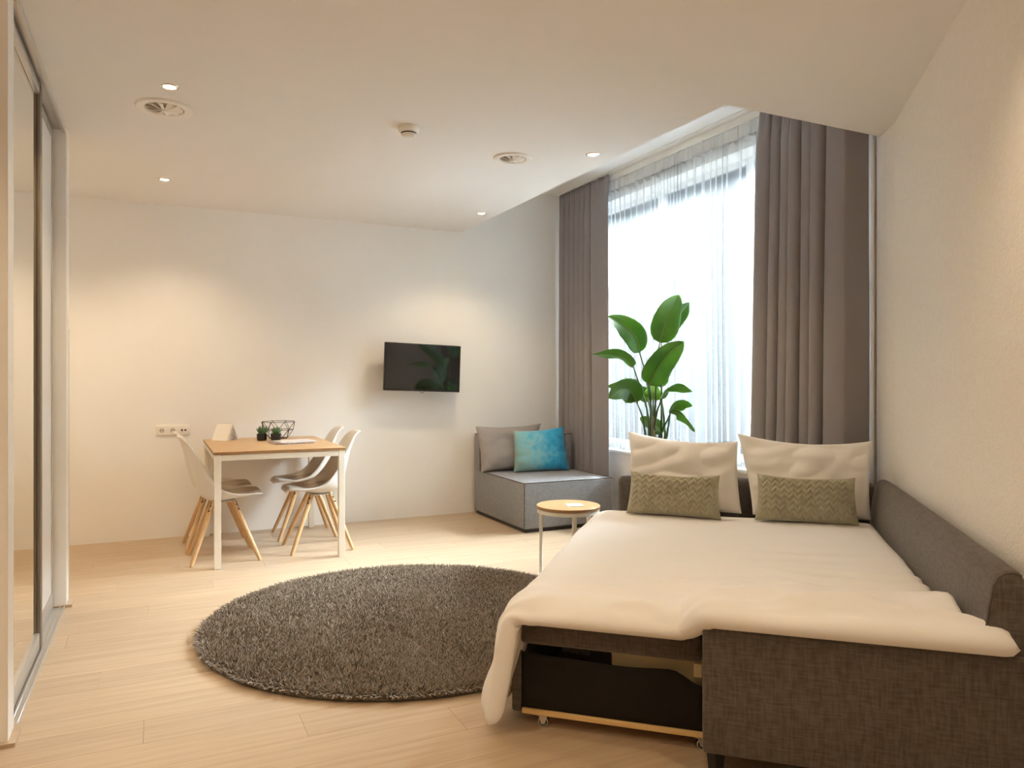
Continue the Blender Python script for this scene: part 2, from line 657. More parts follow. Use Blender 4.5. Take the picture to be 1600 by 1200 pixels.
add_box(bm, -0.456, -0.430, 3.0, 3.14, 0.0, 0.014, 0.0)
struct(obj('trim_5', bm, 'plank_oak'))
bm = nb()
add_box(bm, -0.50, -0.415, 4.672, 4.69, 0.0, 0.014, 0.0)
add_box(bm, -0.444, -0.415, 4.69, 4.81, 0.0, 0.014, 0.0)
struct(obj('trim_6', bm, 'plank_oak'))
# vertical service pipe in the corner by the right curtain
struct(obj('trim_7', add_cyl(nb(), (3.688, 2.925, 0), (3.688, 2.925, CH), 0.012, n=12), 'wall_paint'))

# ------------------------------------------------------------------ sliding wardrobe
wd = thing('sliding_wardrobe', 'built-in wardrobe with mirrored and grey sliding doors along the left wall', 'wardrobe', (-0.5, 3.9, 0))


def wobj(name, bm, m, parent=None, **k):
    o = obj(name, bm, m, parent or wd, **k)
    if parent is None or parent is wd:
        for v in o.data.vertices:
            v.co -= Vector((-0.5, 3.9, 0))
    else:
        for v in o.data.vertices:
            v.co -= Vector((-0.5, 3.9, 0))
    return o


def frame_bm(x0, x1, y0, y1, z0, z1, wy, wb, wt):
    b = nb()
    add_box(b, x0, x1, y0, y0 + wy, z0, z1, 0.003)
    add_box(b, x0, x1, y1 - wy, y1, z0, z1, 0.003)
    add_box(b, x0, x1, y0 + wy, y1 - wy, z0, z0 + wb, 0.003)
    add_box(b, x0, x1, y0 + wy, y1 - wy, z1 - wt, z1, 0.003)
    return b


d1 = wobj('mirror_door', frame_bm(-0.50, -0.478, 3.125, 4.04, 0.016, 2.585, 0.03, 0.075, 0.05), 'alu')
wobj('mirror_glass', box(-0.495, -0.488, 3.155, 4.01, 0.09, 2.536), 'mirror', d1, smooth=False)
wobj('stile', box(-0.4882, -0.474, 3.955, 4.012, 0.016, 2.585, 0.004), 'alu_dark', d1)
d2 = wobj('panel_door', frame_bm(-0.525, -0.503, 3.95, 4.675, 0.016, 2.585, 0.025, 0.075, 0.045), 'alu')
wobj('grey_panel', box(-0.517, -0.509, 3.975, 4.65, 0.09, 2.541), 'door_panel', d2, smooth=False)
tr = nb()
add_box(tr, -0.56, -0.446, 3.12, 4.69, 0.0, 0.006)
for xx in (-0.55, -0.51, -0.47, -0.45):
    add_box(tr, xx - 0.003, xx + 0.003, 3.12, 4.69, 0.006, 0.013, 0.001, 1)
wobj('bottom_track', tr, 'alu')
tp = nb()
add_box(tp, -0.462, -0.444, 3.12, 4.665, 2.575, 2.6085, 0.002)
add_box(tp, -0.56, -0.462, 3.12, 4.69, 2.597, 2.6085)
wobj('top_rail', tp, 'alu')
wobj('inner_back', box(-1.15, -1.13, 3.12, 4.69, 0, 2.6), 'door_panel', smooth=False)

# ------------------------------------------------------------------ ceiling fittings
SPOTS = [(0.055, 3.81), (0.05, 5.591), (2.39, 3.845), (2.41, 5.602)]
SPOT_LAB = ['recessed ceiling spotlight in front of the left-hand air vent, nearest the wardrobe',
            'recessed ceiling spotlight nearest the far wall on the left side',
            'recessed ceiling spotlight beside the window recess, next to the right-hand air vent',
            'recessed ceiling spotlight nearest the far wall by the recess edge']
HIDDEN = [(0.05, 2.03), (1.55, 1.25), (0.05, 0.25), (-1.2, 5.6), (-1.3, 0.6)]


def downlight(x, y, label):
    t = thing('downlight', label, 'ceiling light', (x, y, CH), 0, 'recessed ceiling spotlights')
    obj('trim_ring', add_lathe(nb(), [(0.027, -0.0005), (0.028, -0.004), (0.032, -0.006), (0.040, -0.004), (0.042, -0.0005)], 28), 'chrome', t)
    obj('lamp', add_lathe(nb(), [(0, -0.0035), (0.02, -0.0032), (0.027, -0.001)], 24), 'lamp_glass', t)
    return t


for (x, y), lb in zip(SPOTS, SPOT_LAB):
    downlight(x, y, lb)
for i, (x, y) in enumerate(SPOTS + HIDDEN):
    ld = bpy.data.lights.new('spot_lamp', 'SPOT')
    ld.energy = SPOT_W * (0.7 if i == 5 else 1.0)
    ld.color = SPOT_COL
    ld.spot_size = R(128)
    ld.spot_blend = 0.75
    ld.shadow_soft_size = 0.028
    lo_ = bpy.data.objects.new('spot_lamp', ld)
    COL.objects.link(lo_)
    lo_.location = (x, y, CH - 0.012)


def vent(x, y, ro, label):
    t = thing('air_vent', label, 'air vent', (x, y, CH), 0, 'round ceiling air vents')
    ri = ro * 0.66
    obj('flange', add_lathe(nb(), [(ri, 0.0), (ri + 0.004, -0.008), (ro * 0.8, -0.012), (ro * 0.97, -0.010), (ro, -0.004), (ro, 0.0)], 48), 'white_plastic', t)
    obj('collar', add_lathe(nb(), [(ri, -0.001), (ri * 0.9, -0.0008), (ri * 0.4, -0.0004), (0, -0.0003)], 40), 'vent_inside', t)
    for k in range(10):
        a = 2 * math.pi * k / 10
        b = nb()
        c, s = math.cos(a), math.sin(a)
        def q(r, d, z):
            return b.verts.new((r * c - d * s, r * s + d * c, z))
        A = [q(0.012, -0.004, -0.016), q(ri * .95, -0.012, -0.003), q(ri * .95, 0.018, -0.012), q(0.012, 0.006, -0.02)]
        B = [b.verts.new(v.co + Vector((0, 0, 0.0018))) for v in A]
        b.faces.new(A)
        b.faces.new(B[::-1])
        for m_ in range(4):
            b.faces.new((A[m_], B[m_], B[(m_ + 1) % 4], A[(m_ + 1) % 4]))
        obj('vane', b, 'white_plastic', t, smooth=False)
    obj('hub', add_lathe(nb(), [(0.016, -0.002), (0.016, -0.02), (0.01, -0.024), (0, -0.024)], 20), 'white_plastic', t)


vent(0.037, 4.118, 0.135, 'round white air vent in the ceiling at left, in front of the wardrobe')
vent(1.986, 4.126, 0.119, 'round white air vent in the ceiling close to the window recess')

sd = thing('smoke_detector', 'small white conical smoke detector on the ceiling between the two air vents', 'smoke detector', (1.232, 3.86, CH))
obj('base', add_lathe(nb(), [(0.055, 0.0), (0.058, -0.012), (0.057, -0.02), (0.050, -0.034), (0.047, -0.034), (0.0, -0.034)], 36), 'white_plastic', sd)
obj('sensor_cap', add_lathe(nb(), [(0.040, -0.040), (0.037, -0.050), (0.028, -0.056), (0, -0.057)], 36), 'white_plastic', sd)
obj('slot_grille', add_lathe(nb(), [(0.042, -0.034), (0.039, -0.040), (0, -0.040)], 36), 'socket_hole', sd)

# ------------------------------------------------------------------ curtains


def cloth_sheet(name, m, xc, ya, yb, z0, z1, fold, ny, nz, parent, thick=0.003, label=None, zc=None):
    """hanging cloth across y; fold(u, w) -> (dx, dy) with u along, w 0 at the hem .. 1 at the top"""
    V = []
    for j in range(nz):
        wv = j / (nz - 1)
        z = z0 + (z1 - z0) * wv
        for i in range(ny):
            u = i / (ny - 1)
            dx, dy = fold(u, wv)
            V.append((xc + dx, ya(wv) + (yb(wv) - ya(wv)) * u + dy, z))
    o = pyobj(name, V, grid_faces(ny, nz), m, parent, angle=80)
    md = o.modifiers.new('thickness', 'SOLIDIFY')
    md.thickness = thick
    return o


def drape_fold(phases, amp, pinch, ret=0.0):
    """rounded columns side by side with deep creases between them"""
    def f(u, wv):
        top = sstep(0.90, 0.985, wv)
        p = lerp_lin(phases, u) + 0.10 * noise.noise(Vector((u * 5, wv * 1.3, amp * 90))) * (1 - top)
        k = math.floor(p)
        v = p - k
        c = abs(math.sin(math.pi * v)) ** 0.72
        own = 0.78 + 0.38 * noise.noise(Vector((k * 3.7 + 0.5, 1.1, amp * 50)))
        A = amp * own * (0.85 + 0.30 * (1 - wv)) * (1 - 0.55 * top)
        q = 0.008 * top * math.sin(math.pi * 2 * p * pinch)
        return -A * c + amp * .5 + q + (ret * (1 - u / 0.06) if u < 0.06 else 0), -0.16 * amp * math.sin(2 * math.pi * v)
    return f


def lerp_lin(tab, x):
    for (a, p), (b, q) in zip(tab, tab[1:]):
        if x <= b:
            return p + (q - p) * (x - a) / (b - a)
    return tab[-1][1]


rt = thing('curtain', 'grey floor-length curtain on the right of the window, behind the bed', 'curtain', (3.52, 3.3, 0), 0, 'grey curtains')
o = cloth_sheet('cloth', 'curtain_cloth', 0.0, lambda w_: -0.375, lambda w_: 0.40 - 0.065 * w_, 0.02, 3.04,
                drape_fold([(0, 0.1), (0.27, 1.0), (0.40, 2.0), (0.52, 3.0), (0.63, 4.0), (0.74, 5.0), (0.85, 6.0), (1.0, 6.75)], 0.066, 3.0, 0.12), 260, 50, rt)
lt = thing('curtain', 'grey floor-length curtain on the left of the window, beside the corner seat', 'curtain', (3.562, 5.93, 0), 0, 'grey curtains')
cloth_sheet('cloth', 'curtain_cloth', 0.0, lambda w_: -0.47 + 0.03 * w_, lambda w_: 0.43, 0.02, 3.04,
            drape_fold([(0, 0.2), (0.34, 1.0), (0.45, 2.0), (0.55, 3.0), (0.66, 4.0), (0.77, 5.0), (0.88, 6.0), (1, 7.0)], 0.046, 3.0), 260, 50, lt)
sh = thing('sheer_curtain', 'white sheer curtain across the whole window, between the grey curtains', 'curtain', (3.635, 4.62, 0))


def sheer_fold(u, wv):
    top = sstep(0.965, 0.99, wv)
    n1 = noise.noise(Vector((u * 9, 0.3, wv * 0.4)))
    ph = 2 * math.pi * (46 * u + 2.2 * n1 + 0.5 * noise.noise(Vector((u * 37, 1.0, wv * .8))))
    A = 0.010 + 0.010 * noise.noise(Vector((u * 22, 5.1, wv * 0.6)))
    A *= (1 - 0.35 * top)
    return math.sin(ph) * A + 0.006 * noise.noise(Vector((u * 30, 2, wv * 1.4))), 0.006 * math.sin(2 * ph + 1)


cloth_sheet('cloth', 'sheer_voile', 0.0, lambda w_: -1.55, lambda w_: 1.58, 0.635, 2.925, sheer_fold, 900, 26, sh, thick=0.0006)


def header_fold(u, wv):
    dx, dy = sheer_fold(u, 0.97 + 0.03 * wv)
    ph = 2 * math.pi * 26 * u
    tuck = max(0.0, math.sin(ph)) ** 6
    return dx - 0.006 - 0.016 * tuck, dy


cloth_sheet('header_tape', 'sheer_header', 0.0, lambda w_: -1.55, lambda w_: 1.58, 2.905, 2.995, header_fold, 900, 5, sh, thick=0.001)

rl = tag(obj('curtain_rail', box(3.624, 3.648, 2.93, YW - 0.02, 2.998, HC - 0.001, 0.003), 'rail_white'), 'white ceiling rail carrying the sheer curtain', 'curtain rail')
rl2 = tag(obj('curtain_rail', box(3.545, 3.565, 2.90, YW - 0.02, 3.042, HC - 0.001, 0.003), 'rail_white'), 'ceiling rail carrying the two grey curtains', 'curtain rail')

# ------------------------------------------------------------------ television
tv = thing('television', 'black flat-screen television on the far wall', 'television', (2.13, 6.25, 1.345))
TW, TH = 0.705, 0.42
T = Matrix.Rotation(R(1.9), 4, 'Y')
b = nb()
add_box(b, -TW / 2, TW / 2, 0.0, 0.035, -TH / 2, TH / 2, 0.006)
add_box(b, -TW * .33, TW * .33, 0.03, 0.055, -TH * .42, TH * .2, 0.01)
bmesh.ops.transform(b, matrix=T, verts=b.verts)
obj('casing', b, 'black_plastic', tv)
b = box(-TW / 2 + 0.008, TW / 2 - 0.008, -0.0025, 0.002, -TH / 2 + 0.016, TH / 2 - 0.008)
bmesh.ops.transform(b, matrix=T, verts=b.verts)
obj('screen', b, 'screen', tv, smooth=False)
b = add_tube(nb(), [(-0.018, 0.01, -TH / 2), (-0.014, 0.008, -TH / 2 - 0.012), (0.014, 0.008, -TH / 2 - 0.012), (0.018, 0.01, -TH / 2)], 0.0022, 6)
bmesh.ops.transform(b, matrix=T, verts=b.verts)
obj('sensor_loop', b, 'black_plastic', tv)
b = nb()
add_box(b, -0.10, 0.10, 0.055, 0.065, -0.10, 0.10, 0.003)
add_box(b, -0.02, 0.02, 0.06, 0.135, -0.03, 0.03, 0.004)
add_box(b, -0.06, 0.06, 0.13, 0.153, -0.12, 0.12, 0.004)
obj('wall_bracket', b, 'black_plastic', tv)

# ------------------------------------------------------------------ wall sockets
so = thing('wall_socket', 'white wall plate with two sockets and a data outlet, left of the table', 'wall socket', (0.116, YW, 0.842))
obj('plate', box(-0.122, 0.122, -0.011, 0.0, -0.041, 0.041, 0.006, 3), 'white_plastic', so)
for cx in (-0.078, 0.0):
    g = obj('socket', add_cyl(nb(), (cx, -0.0135, 0), (cx, -0.0105, 0), 0.0235, n=28), 'white_plastic', so)
    bm = nb()
    add_cyl(bm, (cx, -0.0142, 0), (cx, -0.0132, 0), 0.0185, n=28)
    obj('recess', bm, 'vent_inside', g)
    bm = nb()
    for dx in (-0.0095, 0.0095):
        add_cyl(bm, (cx + dx, -0.0150, 0), (cx + dx, -0.0141, 0), 0.003, n=10)
    obj('pin_holes', bm, 'socket_hole', g)
g = obj('data_outlet', box(0.050, 0.106, -0.0135, -0.0105, -0.026, 0.026, 0.002), 'white_plastic', so)
for dx in (0.066, 0.090):
    obj('port', box(dx - 0.007, dx + 0.007, -0.0145, -0.0130, -0.008, 0.006), 'socket_hole', g, smooth=False)

# ------------------------------------------------------------------ dining table
tb = thing('dining_table', 'oak-topped dining table with cream steel frame against the far wall', 'table', (0.765, 5.77, 0))
hx, hy = 0.43, 0.59
b = box(-hx, hx, -hy, hy, 0.747, 0.7655, 0.0015, 1)
t_ = obj('tabletop', b, 'oak', tb)
t_.data.materials.append(MATS['oak_edge'])
for p in t_.data.polygons:
    if abs(p.normal.z) < 0.5:
        p.material_index = 1
s = 0.042
for sx in (-1, 1):
    for sy in (-1, 1):
        cx, cy = sx * (hx - s / 2 - 0.004), sy * (hy - s / 2 - 0.004)
        obj('leg', box(cx - s / 2, cx + s / 2, cy - s / 2, cy + s / 2, 0.0, 0.747, 0.002, 1), 'cream_metal', tb)
for sy in (-1, 1):
    cy = sy * (hy - s / 2 - 0.004)
    obj('rail', box(-hx + s + 0.004, hx - s - 0.004, cy - 0.019, cy + 0.019, 0.707, 0.747, 0.002, 1), 'cream_metal', tb)
for sx in (-1, 1):
    cx = sx * (hx - s / 2 - 0.004)
    obj('rail', box(cx - 0.019, cx + 0.019, -hy + s + 0.004, hy - s - 0.004, 0.707, 0.747, 0.002, 1), 'cream_metal', tb)

# ------------------------------------------------------------------ dining chairs
C_MID = [(.243, .432, .085), (.235, .446, .125), (.20, .449, .165), (.12, .435, .192), (.03, .418, .200), (-.06, .412, .200), (-.125, .428, .197), (-.165, .475, .190),
         (-.188, .55, .180), (-.208, .64, .168), (-.228, .73, .152), (-.25, .80, .132), (-.275, .842, .105), (-.298, .853, .085)]
C_EDGE = [(.243, .432), (.236, .446), (.205, .455), (.12, .458), (.045, .468), (-.01, .490), (-.055, .530), (-.098, .585),
          (-.135, .645), (-.168, .705), (-.205, .765), (-.238, .815), (-.272, .845), (-.298, .853)]


def chair_curves(n):
    a = spline([(p[0], p[1], p[2]) for p in C_MID], n)
    e = spline([(p[0], p[1], 0) for p in C_EDGE], n)
    return a, e


def make_chair(label):
    t = thing('dining_chair', label, 'chair', (0, 0, 0), 0, 'dining chairs at the oak table')
    n, nu = 44, 23
    a, e = chair_curves(n)
    V = []
    for j in range(n):
        for i in range(nu):
            u = -1 + 2 * i / (nu - 1)
            k = abs(u) ** 2.4
            x = a[j].x + (e[j].x - a[j].x) * k
            z = a[j].y + (e[j].y - a[j].y) * k
            yv = a[j].z * math.copysign(abs(u) ** 0.95, u)
            V.append((x, yv, z))
    o = pyobj('shell', V, grid_faces(nu, n), 'shell', t, angle=70)
    md = o.modifiers.new('thickness', 'SOLIDIFY')
    md.thickness = 0.011
    md.offset = 0
    # seat pad lying in the shell
    V, F = [], []
    m0, m1, nu2 = 2, 22, 17
    up = 0.014
    for side in (1, 0):
        for j in range(m0, m1):
            f = (j - m0) / (m1 - m0 - 1)
            rr = math.sqrt(max(0.0, 1 - (2 * f - 1) ** 4))
            for i in range(nu2):
                u = (-1 + 2 * i / (nu2 - 1)) * 0.80 * (0.55 + 0.45 * rr)
                k = abs(u) ** 2.4
                x = a[j].x + (e[j].x - a[j].x) * k
                z = a[j].y + (e[j].y - a[j].y) * k
                rim = min(1, (1 - abs(2 * i / (nu2 - 1) - 1)) * 5, f * 7, (1 - f) * 7)
                V.append((x, a[j].z * u, z + 0.006 + (up * (max(0, rim) ** .5) if side else 0)))
    nv = m1 - m0
    F = grid_faces(nu2, nv) + grid_faces(nu2, nv, nu2 * nv, True)
    ring = [i for i in range(nu2)] + [j * nu2 + nu2 - 1 for j in range(1, nv)] + [(nv - 1) * nu2 + i for i in range(nu2 - 2, -1, -1)] + [j * nu2 for j in range(nv - 2, 0, -1)]
    for p, q in zip(ring, ring[1:] + ring[:1]):
        F.append((q, p, p + nu2 * nv, q + nu2 * nv))
    obj('seat_pad', (lambda bb: (bb.from_mesh(tmp_mesh(V, F)), bb)[1])(nb()), 'seat_pad', t, angle=70)
    for sx in (-1, 1):
        for sy in (-1, 1):
            p0 = Vector((sx * 0.065 - 0.01, sy * 0.062, 0.405))
            p1 = Vector((sx * 0.218, sy * 0.190, 0.0))
            bm = nb()
            add_tube(bm, [p0, p0.lerp(p1, .3), p0.lerp(p1, .97), p1], [0.017, 0.0175, 0.0125, 0.0115], 14)
            lg = obj('leg', bm, 'beech', t)
            d = (p1 - p0).normalized()
            bm = nb()
            sd_ = Vector((sx, sy, 0)).normalized()
            q0, q1 = p0 + sd_ * 0.017, p0.lerp(p1, 0.17) + sd_ * 0.0165
            add_tube(bm, [q0, q1], 0.0035, 6)
            q0, q1 = p0 + sd_.cross(d) * 0.0165, p0.lerp(p1, 0.17) + sd_.cross(d) * 0.017
            add_tube(bm, [q0, q1], 0.0025, 6)
            for f in (0.06, 0.14):
                c0 = p0.lerp(p1, f) + sd_ * 0.012 + Vector((0, -0.012 if sy < 0 else 0.012, 0))
                add_cyl(bm, c0, c0 + Vector((0, -0.006 if sy < 0 else 0.006, 0)), 0.005, n=10)
            obj('bracket', bm, 'dark_metal', lg)
    bm = nb()
    add_box(bm, -0.09, 0.075, -0.075, 0.075, 0.396, 0.404, 0.002)
    add_cyl(bm, (-0.01, 0, 0.40), (-0.01, 0, 0.409), 0.05, n=20)
    obj('mount_plate', bm, 'shell', t)
    return t


def tmp_mesh(V, F):
    me = bpy.data.meshes.new('tmp')
    me.from_pydata(V, [], F)
    return me


ch = make_chair('pale moulded dining chair at the left side of the table, nearest the camera')
ch.location = (0.425, 5.515, 0)
copy_tree(ch, (0.405, 5.955, 0), R(1), 'pale moulded dining chair at the left side of the table, nearest the wall')
copy_tree(ch, (1.075, 5.555, 0), R(180), 'pale moulded dining chair at the right side of the table, nearest the camera')
copy_tree(ch, (1.065, 6.06, 0), R(179), 'pale moulded dining chair at the right side of the table, nearest the wall')

# ------------------------------------------------------------------ things on the table
TZ = 0.766
cal = thing('desk_calendar', 'small tent-shaped desk calendar standing at the left end of the table', 'calendar', (0.485, 6.20, TZ), R(-44))
bm = nb()
W2, DP, HT = 0.072, 0.066, 0.128


def slab(p, th):
    """thin slab through 4 corner points"""
    bm_ = nb()
    P = [Vector(q) for q in p]
    nrm = (P[1] - P[0]).cross(P[3] - P[0]).normalized() * th
    A = [bm_.verts.new(q) for q in P]
    B = [bm_.verts.new(q + nrm) for q in P]
    bm_.faces.new(A)
    bm_.faces.new(B[::-1])
    for k in range(4):
        bm_.faces.new((A[k], B[k], B[(k + 1) % 4], A[(k + 1) % 4]))
    return bm_


obj('front_leaf', slab([(-W2, -DP, 0), (W2, -DP, 0), (W2, 0, HT), (-W2, 0, HT)], 0.0015), 'paper', cal, smooth=False)
obj('back_leaf', slab([(-W2, DP, 0), (W2, DP, 0), (W2, 0.002, HT), (-W2, 0.002, HT)], 0.0015), 'paper', cal, smooth=False)
for k in range(3):
    dx = 0.006 + 0.005 * k
    obj('page', slab([(-W2 + .004, -DP + dx, 0.001), (W2 + 0.004 * (k + 1), -DP + dx, 0.001), (W2, 0.0015, HT - .002), (-W2, 0.0015, HT - .002)], 0.0007), 'paper', cal, smooth=False)
obj('picture', slab([(W2 + .001, -DP + 0.03, 0.0), (W2 + .001, DP - 0.012, 0.0), (W2 + .001, 0.006, HT - .02), (W2 + .001, -0.002, HT - .02)], 0.001), 'picture_print', cal, smooth=False)
bm = nb()
nrm = Vector((0, -HT, DP)).normalized() * 0.0012
for (fx0, fx1, f0, f1) in ((-0.018, 0.022, .62, .635), (-0.030, 0.034, .52, .53), (-0.012, 0.016, .36, .37)):
    def pt(x, f):
        return Vector((x, -DP + DP * f, HT * f)) + nrm * 1.0
    bm.faces.new([bm.verts.new(v) for v in (pt(fx0, f0), pt(fx1, f0), pt(fx1, f1), pt(fx0, f1))])
obj('print', bm, 'ink_grey', cal, smooth=False)
bm = nb()
c0 = Vector((0.0, -DP + DP * .82, HT * .82)) + nrm * 1.0
ax, ay = Vector((1, 0, 0)), Vector((0, DP, HT)).normalized()
hv = [bm.verts.new(c0 + ax * (0.0055 * math.sin(t) ** 3) + ay * (0.0055 * (0.81 * math.cos(t) - 0.31 * math.cos(2 * t) - 0.12 * math.cos(3 * t)))) for t in [2 * math.pi * k / 20 for k in range(20)]]
bm.faces.new(hv)
obj('red_mark', bm, 'ink_red', cal, smooth=False)
bm = nb()
for k in range(9):
    cx = -W2 + 0.012 + k * (2 * W2 - 0.024) / 8
    add_tube(bm, [(cx, 0.007 * math.cos(t), HT + 0.0005 + 0.005 * math.sin(t)) for t in [math.pi * 2 * q / 8 for q in range(9)]], 0.0008, 5, False)
obj('ring_binding', bm, 'chrome', cal)


def succulent(x, y, label, seed):
    rnd = random.Random(seed)
    t = thing('potted_succulent', label, 'plant', (x, y, TZ), 0, 'small succulents on the table')
    obj('pot', add_lathe(nb(), [(0, 0), (0.030, 0.0), (0.036, 0.004), (0.0385, 0.03), (0.0385, 0.052), (0.0365, 0.054), (0.034, 0.052), (0.033, 0.04), (0, 0.04)], 28), 'black_pot', t)
    obj('soil', add_lathe(nb(), [(0.033, 0.043), (0.015, 0.047), (0, 0.046)], 20), 'soil', t)
    n = 17
    for k in range(n):
        a = k * 2.399 + rnd.uniform(-.2, .2)
        el = 0.72 + 0.8 * (k / n)
        ln = (0.062 if seed == 1 else 0.05) * rnd.uniform(.8, 1.15)
        d = Vector((math.cos(a) * math.cos(el), math.sin(a) * math.cos(el), math.sin(el)))
        p0 = Vector((math.cos(a) * 0.008, math.sin(a) * 0.008, 0.046))
        pts = [p0, p0 + d * ln * .4, p0 + d * ln * .8 + Vector((0, 0, .005)), p0 + d * ln + Vector((0, 0, .012))]
        obj('leaf', add_tube(nb(), pts, [0.005, 0.0065, 0.0042, 0.0006], 6), 'succulent', t)


succulent(0.738, 6.02, 'green succulent in a black pot on the table, the one at left', 1)
succulent(0.836, 5.975, 'green succulent in a black pot on the table, the one at right', 2)

bk = thing('wire_basket', 'black geometric wire basket at the back of the table', 'basket', (0.885, 6.19, TZ))
wr = 0.0022
top = [Vector((0.135 * math.cos(2 * math.pi * k / 8 + .2), 0.135 * math.sin(2 * math.pi * k / 8 + .2), 0.135)) for k in range(8)]
mid = [Vector((0.115 * math.cos(2 * math.pi * (k + .5) / 8 + .2), 0.115 * math.sin(2 * math.pi * (k + .5) / 8 + .2), 0.07)) for k in range(8)]
bot = [Vector((0.072 * math.cos(2 * math.pi * k / 8 + .2), 0.072 * math.sin(2 * math.pi * k / 8 + .2), wr)) for k in range(8)]
for nm, loop in (('rim', top), ('middle_ring', mid), ('base_ring', bot)):
    bm = nb()
    for k in range(8):
        add_tube(bm, [loop[k], loop[(k + 1) % 8]], wr, 6)
    obj(nm, bm, 'black_wire', bk)
for k in range(8):
    for a_, b_ in ((top[k], mid[k]), (top[(k + 1) % 8], mid[k]), (mid[k], bot[k]), (mid[k], bot[(k + 1) % 8])):
        obj('strut', add_tube(nb(), [a_, b_], wr * .9, 6), 'black_wire', bk)
bm = nb()
add_tube(bm, [bot[0], bot[4]], wr * .9, 6)
add_tube(bm, [bot[2], bot[6]], wr * .9, 6)
obj('base_cross', bm, 'black_wire', bk)


def magazine(x, y, z, rz, w_, d_, h_, m, label):
    t = thing('magazine', label, 'magazine', (x, y, z), rz, 'magazines on the table')
    obj('pages', box(-w_ / 2 + .003, w_ / 2 - .002, -d_ / 2 + .002, d_ / 2 - .002, 0.001, h_ - .001), 'paper', t, smooth=False)
    b_ = nb()
    add_box(b_, -w_ / 2, w_ / 2, -d_ / 2, d_ / 2, h_ - .001, h_)
    add_box(b_, -w_ / 2, w_ / 2, -d_ / 2, d_ / 2, 0, 0.001)
    add_box(b_, -w_ / 2, -w_ / 2 + .0015, -d_ / 2, d_ / 2, 0.001, h_ - .001)
    obj('cover', b_, m, t, smooth=False)
    return t


magazine(0.905, 5.705, TZ, R(96), 0.215, 0.285, 0.007, 'cover_dark', 'dark-covered magazine lying under the paler one on the table')
magazine(0.935, 5.715, TZ + 0.0075, R(101), 0.205, 0.27, 0.009, 'cover_print', 'pale-covered magazine lying on top of the dark one on the table')

# ------------------------------------------------------------------ round shag rug
rug = thing('round_rug', 'round dark taupe shaggy rug on the floor beside the bed', 'rug', (1.175, 3.70, 0))
RR = 1.01
obj('backing', add_lathe(nb(), [(0, 0.012), (RR * .98, 0.012), (RR * .995, 0.006), (RR * .99, 0.0), (0, 0.0)], 96), 'rug_back', rug)
rnd = random.Random(11)
V, F = [], []
NT = 62000
for k in range(NT):
    r = RR * 0.997 * math.sqrt(rnd.random())
    a = rnd.random() * 6.28318
    x, y = r * math.cos(a), r * math.sin(a)
    h = 0.030 * rnd.uniform(.7, 1.1)
    lean = noise.noise(Vector((x * 3.2, y * 3.2, 0))) * 2.0
    la = lean + rnd.uniform(-2.4, 2.4)
    ll = rnd.uniform(.2, .95) * h
    ex = 0.9 * h * sstep(RR - .05, RR, r)
    tx, ty = x + ll * math.cos(la) + ex * math.cos(a), y + ll * math.sin(la) + ex * math.sin(a)
    wd_ = rnd.uniform(.0030, .0052)
    b0 = rnd.random() * 6.28
    i0 = len(V)
    mx, my = x + (tx - x) * .45, y + (ty - y) * .45
    for q in range(3):
        aa = b0 + q * 2.094
        V.append((x + wd_ * math.cos(aa), y + wd_ * math.sin(aa), 0.010))
    for q in range(3):
        aa = b0 + q * 2.094 + .5
        V.append((mx + wd_ * .9 * math.cos(aa), my + wd_ * .9 * math.sin(aa), 0.010 + h * .62))
    V.append((tx, ty, 0.010 + h * (1 - .35 * sstep(RR - .05, RR, r))))
    for q in range(3):
        p = (q + 1) % 3
        F.append((i0 + q, i0 + p, i0 + 3 + p, i0 + 3 + q))
        F.append((i0 + 3 + q, i0 + 3 + p, i0 + 6))
pile = pyobj('pile', V, F, 'rug_pile', rug, smooth=False)
pile['kind'] = 'stuff'

# ------------------------------------------------------------------ grey corner seat
cs = thing('corner_seat', 'light grey corner seat with low back against the far wall', 'sofa', (3.08, 5.85, 0))


def puff(bm, cx, cy, z0, amt):
    return bm


def cbox(x0, x1, y0, y1, z0, z1, r=0.018, seg=3):
    return box(x0 - 3.08, x1 - 3.08, y0 - 5.85, y1 - 5.85, z0, z1, r, seg)


SX0, SX1, SY0, SY1 = 2.665, 3.51, 5.325, 6.37
obj('base', cbox(SX0, SX1, SY0, SY1, 0.03, 0.404, 0.016), 'grey_fabric', cs)
obj('backrest', cbox(SX0, SX1, SY1 - 0.135, SY1, 0.40, 0.742, 0.022), 'grey_fabric', cs)
obj('side_rest', cbox(3.425, 3.508, 6.0, SY1 - 0.136, 0.398, 0.738, 0.022), 'grey_fabric', cs)
obj('plinth', cbox(SX0 + .02, SX1 - .02, SY0 + .02, SY1 - .02, 0.0, 0.035, 0.0), 'black_plastic', cs, smooth=False)


def piping(pts, r=0.0042, parent=cs, o_=(3.08, 5.85, 0), m='piping'):
    return obj('piping', add_tube(nb(), [Vector(p) - Vector(o_) for p in pts], r, 6), m, parent)


zt = 0.4015
piping([(SX0 + .003, SY1 - .14, zt), (SX0 + .003, SY0 + .003, zt), (SX1 - .003, SY0 + .003, zt), (SX1 - .003, 6.0, zt)])
piping([(SX0 + .004, SY0 + .004, 0.40), (SX0 + .004, SY0 + .004, 0.04)], 0.003)
bz = 0.736
piping([(SX0 + .006, SY1 - .01, bz), (SX0 + .006, SY1 - .13, bz), (3.425, SY1 - .13, bz)], 0.0038)
piping([(SX0 + .006, SY1 - .13, bz), (SX0 + .006, SY1 - .13, 0.41)], 0.003)
piping([(3.430, SY1 - .14, 0.733), (3.430, 6.005, 0.733), (3.503, 6.005, 0.733)], 0.0038)

# ------------------------------------------------------------------ cushions and pillows


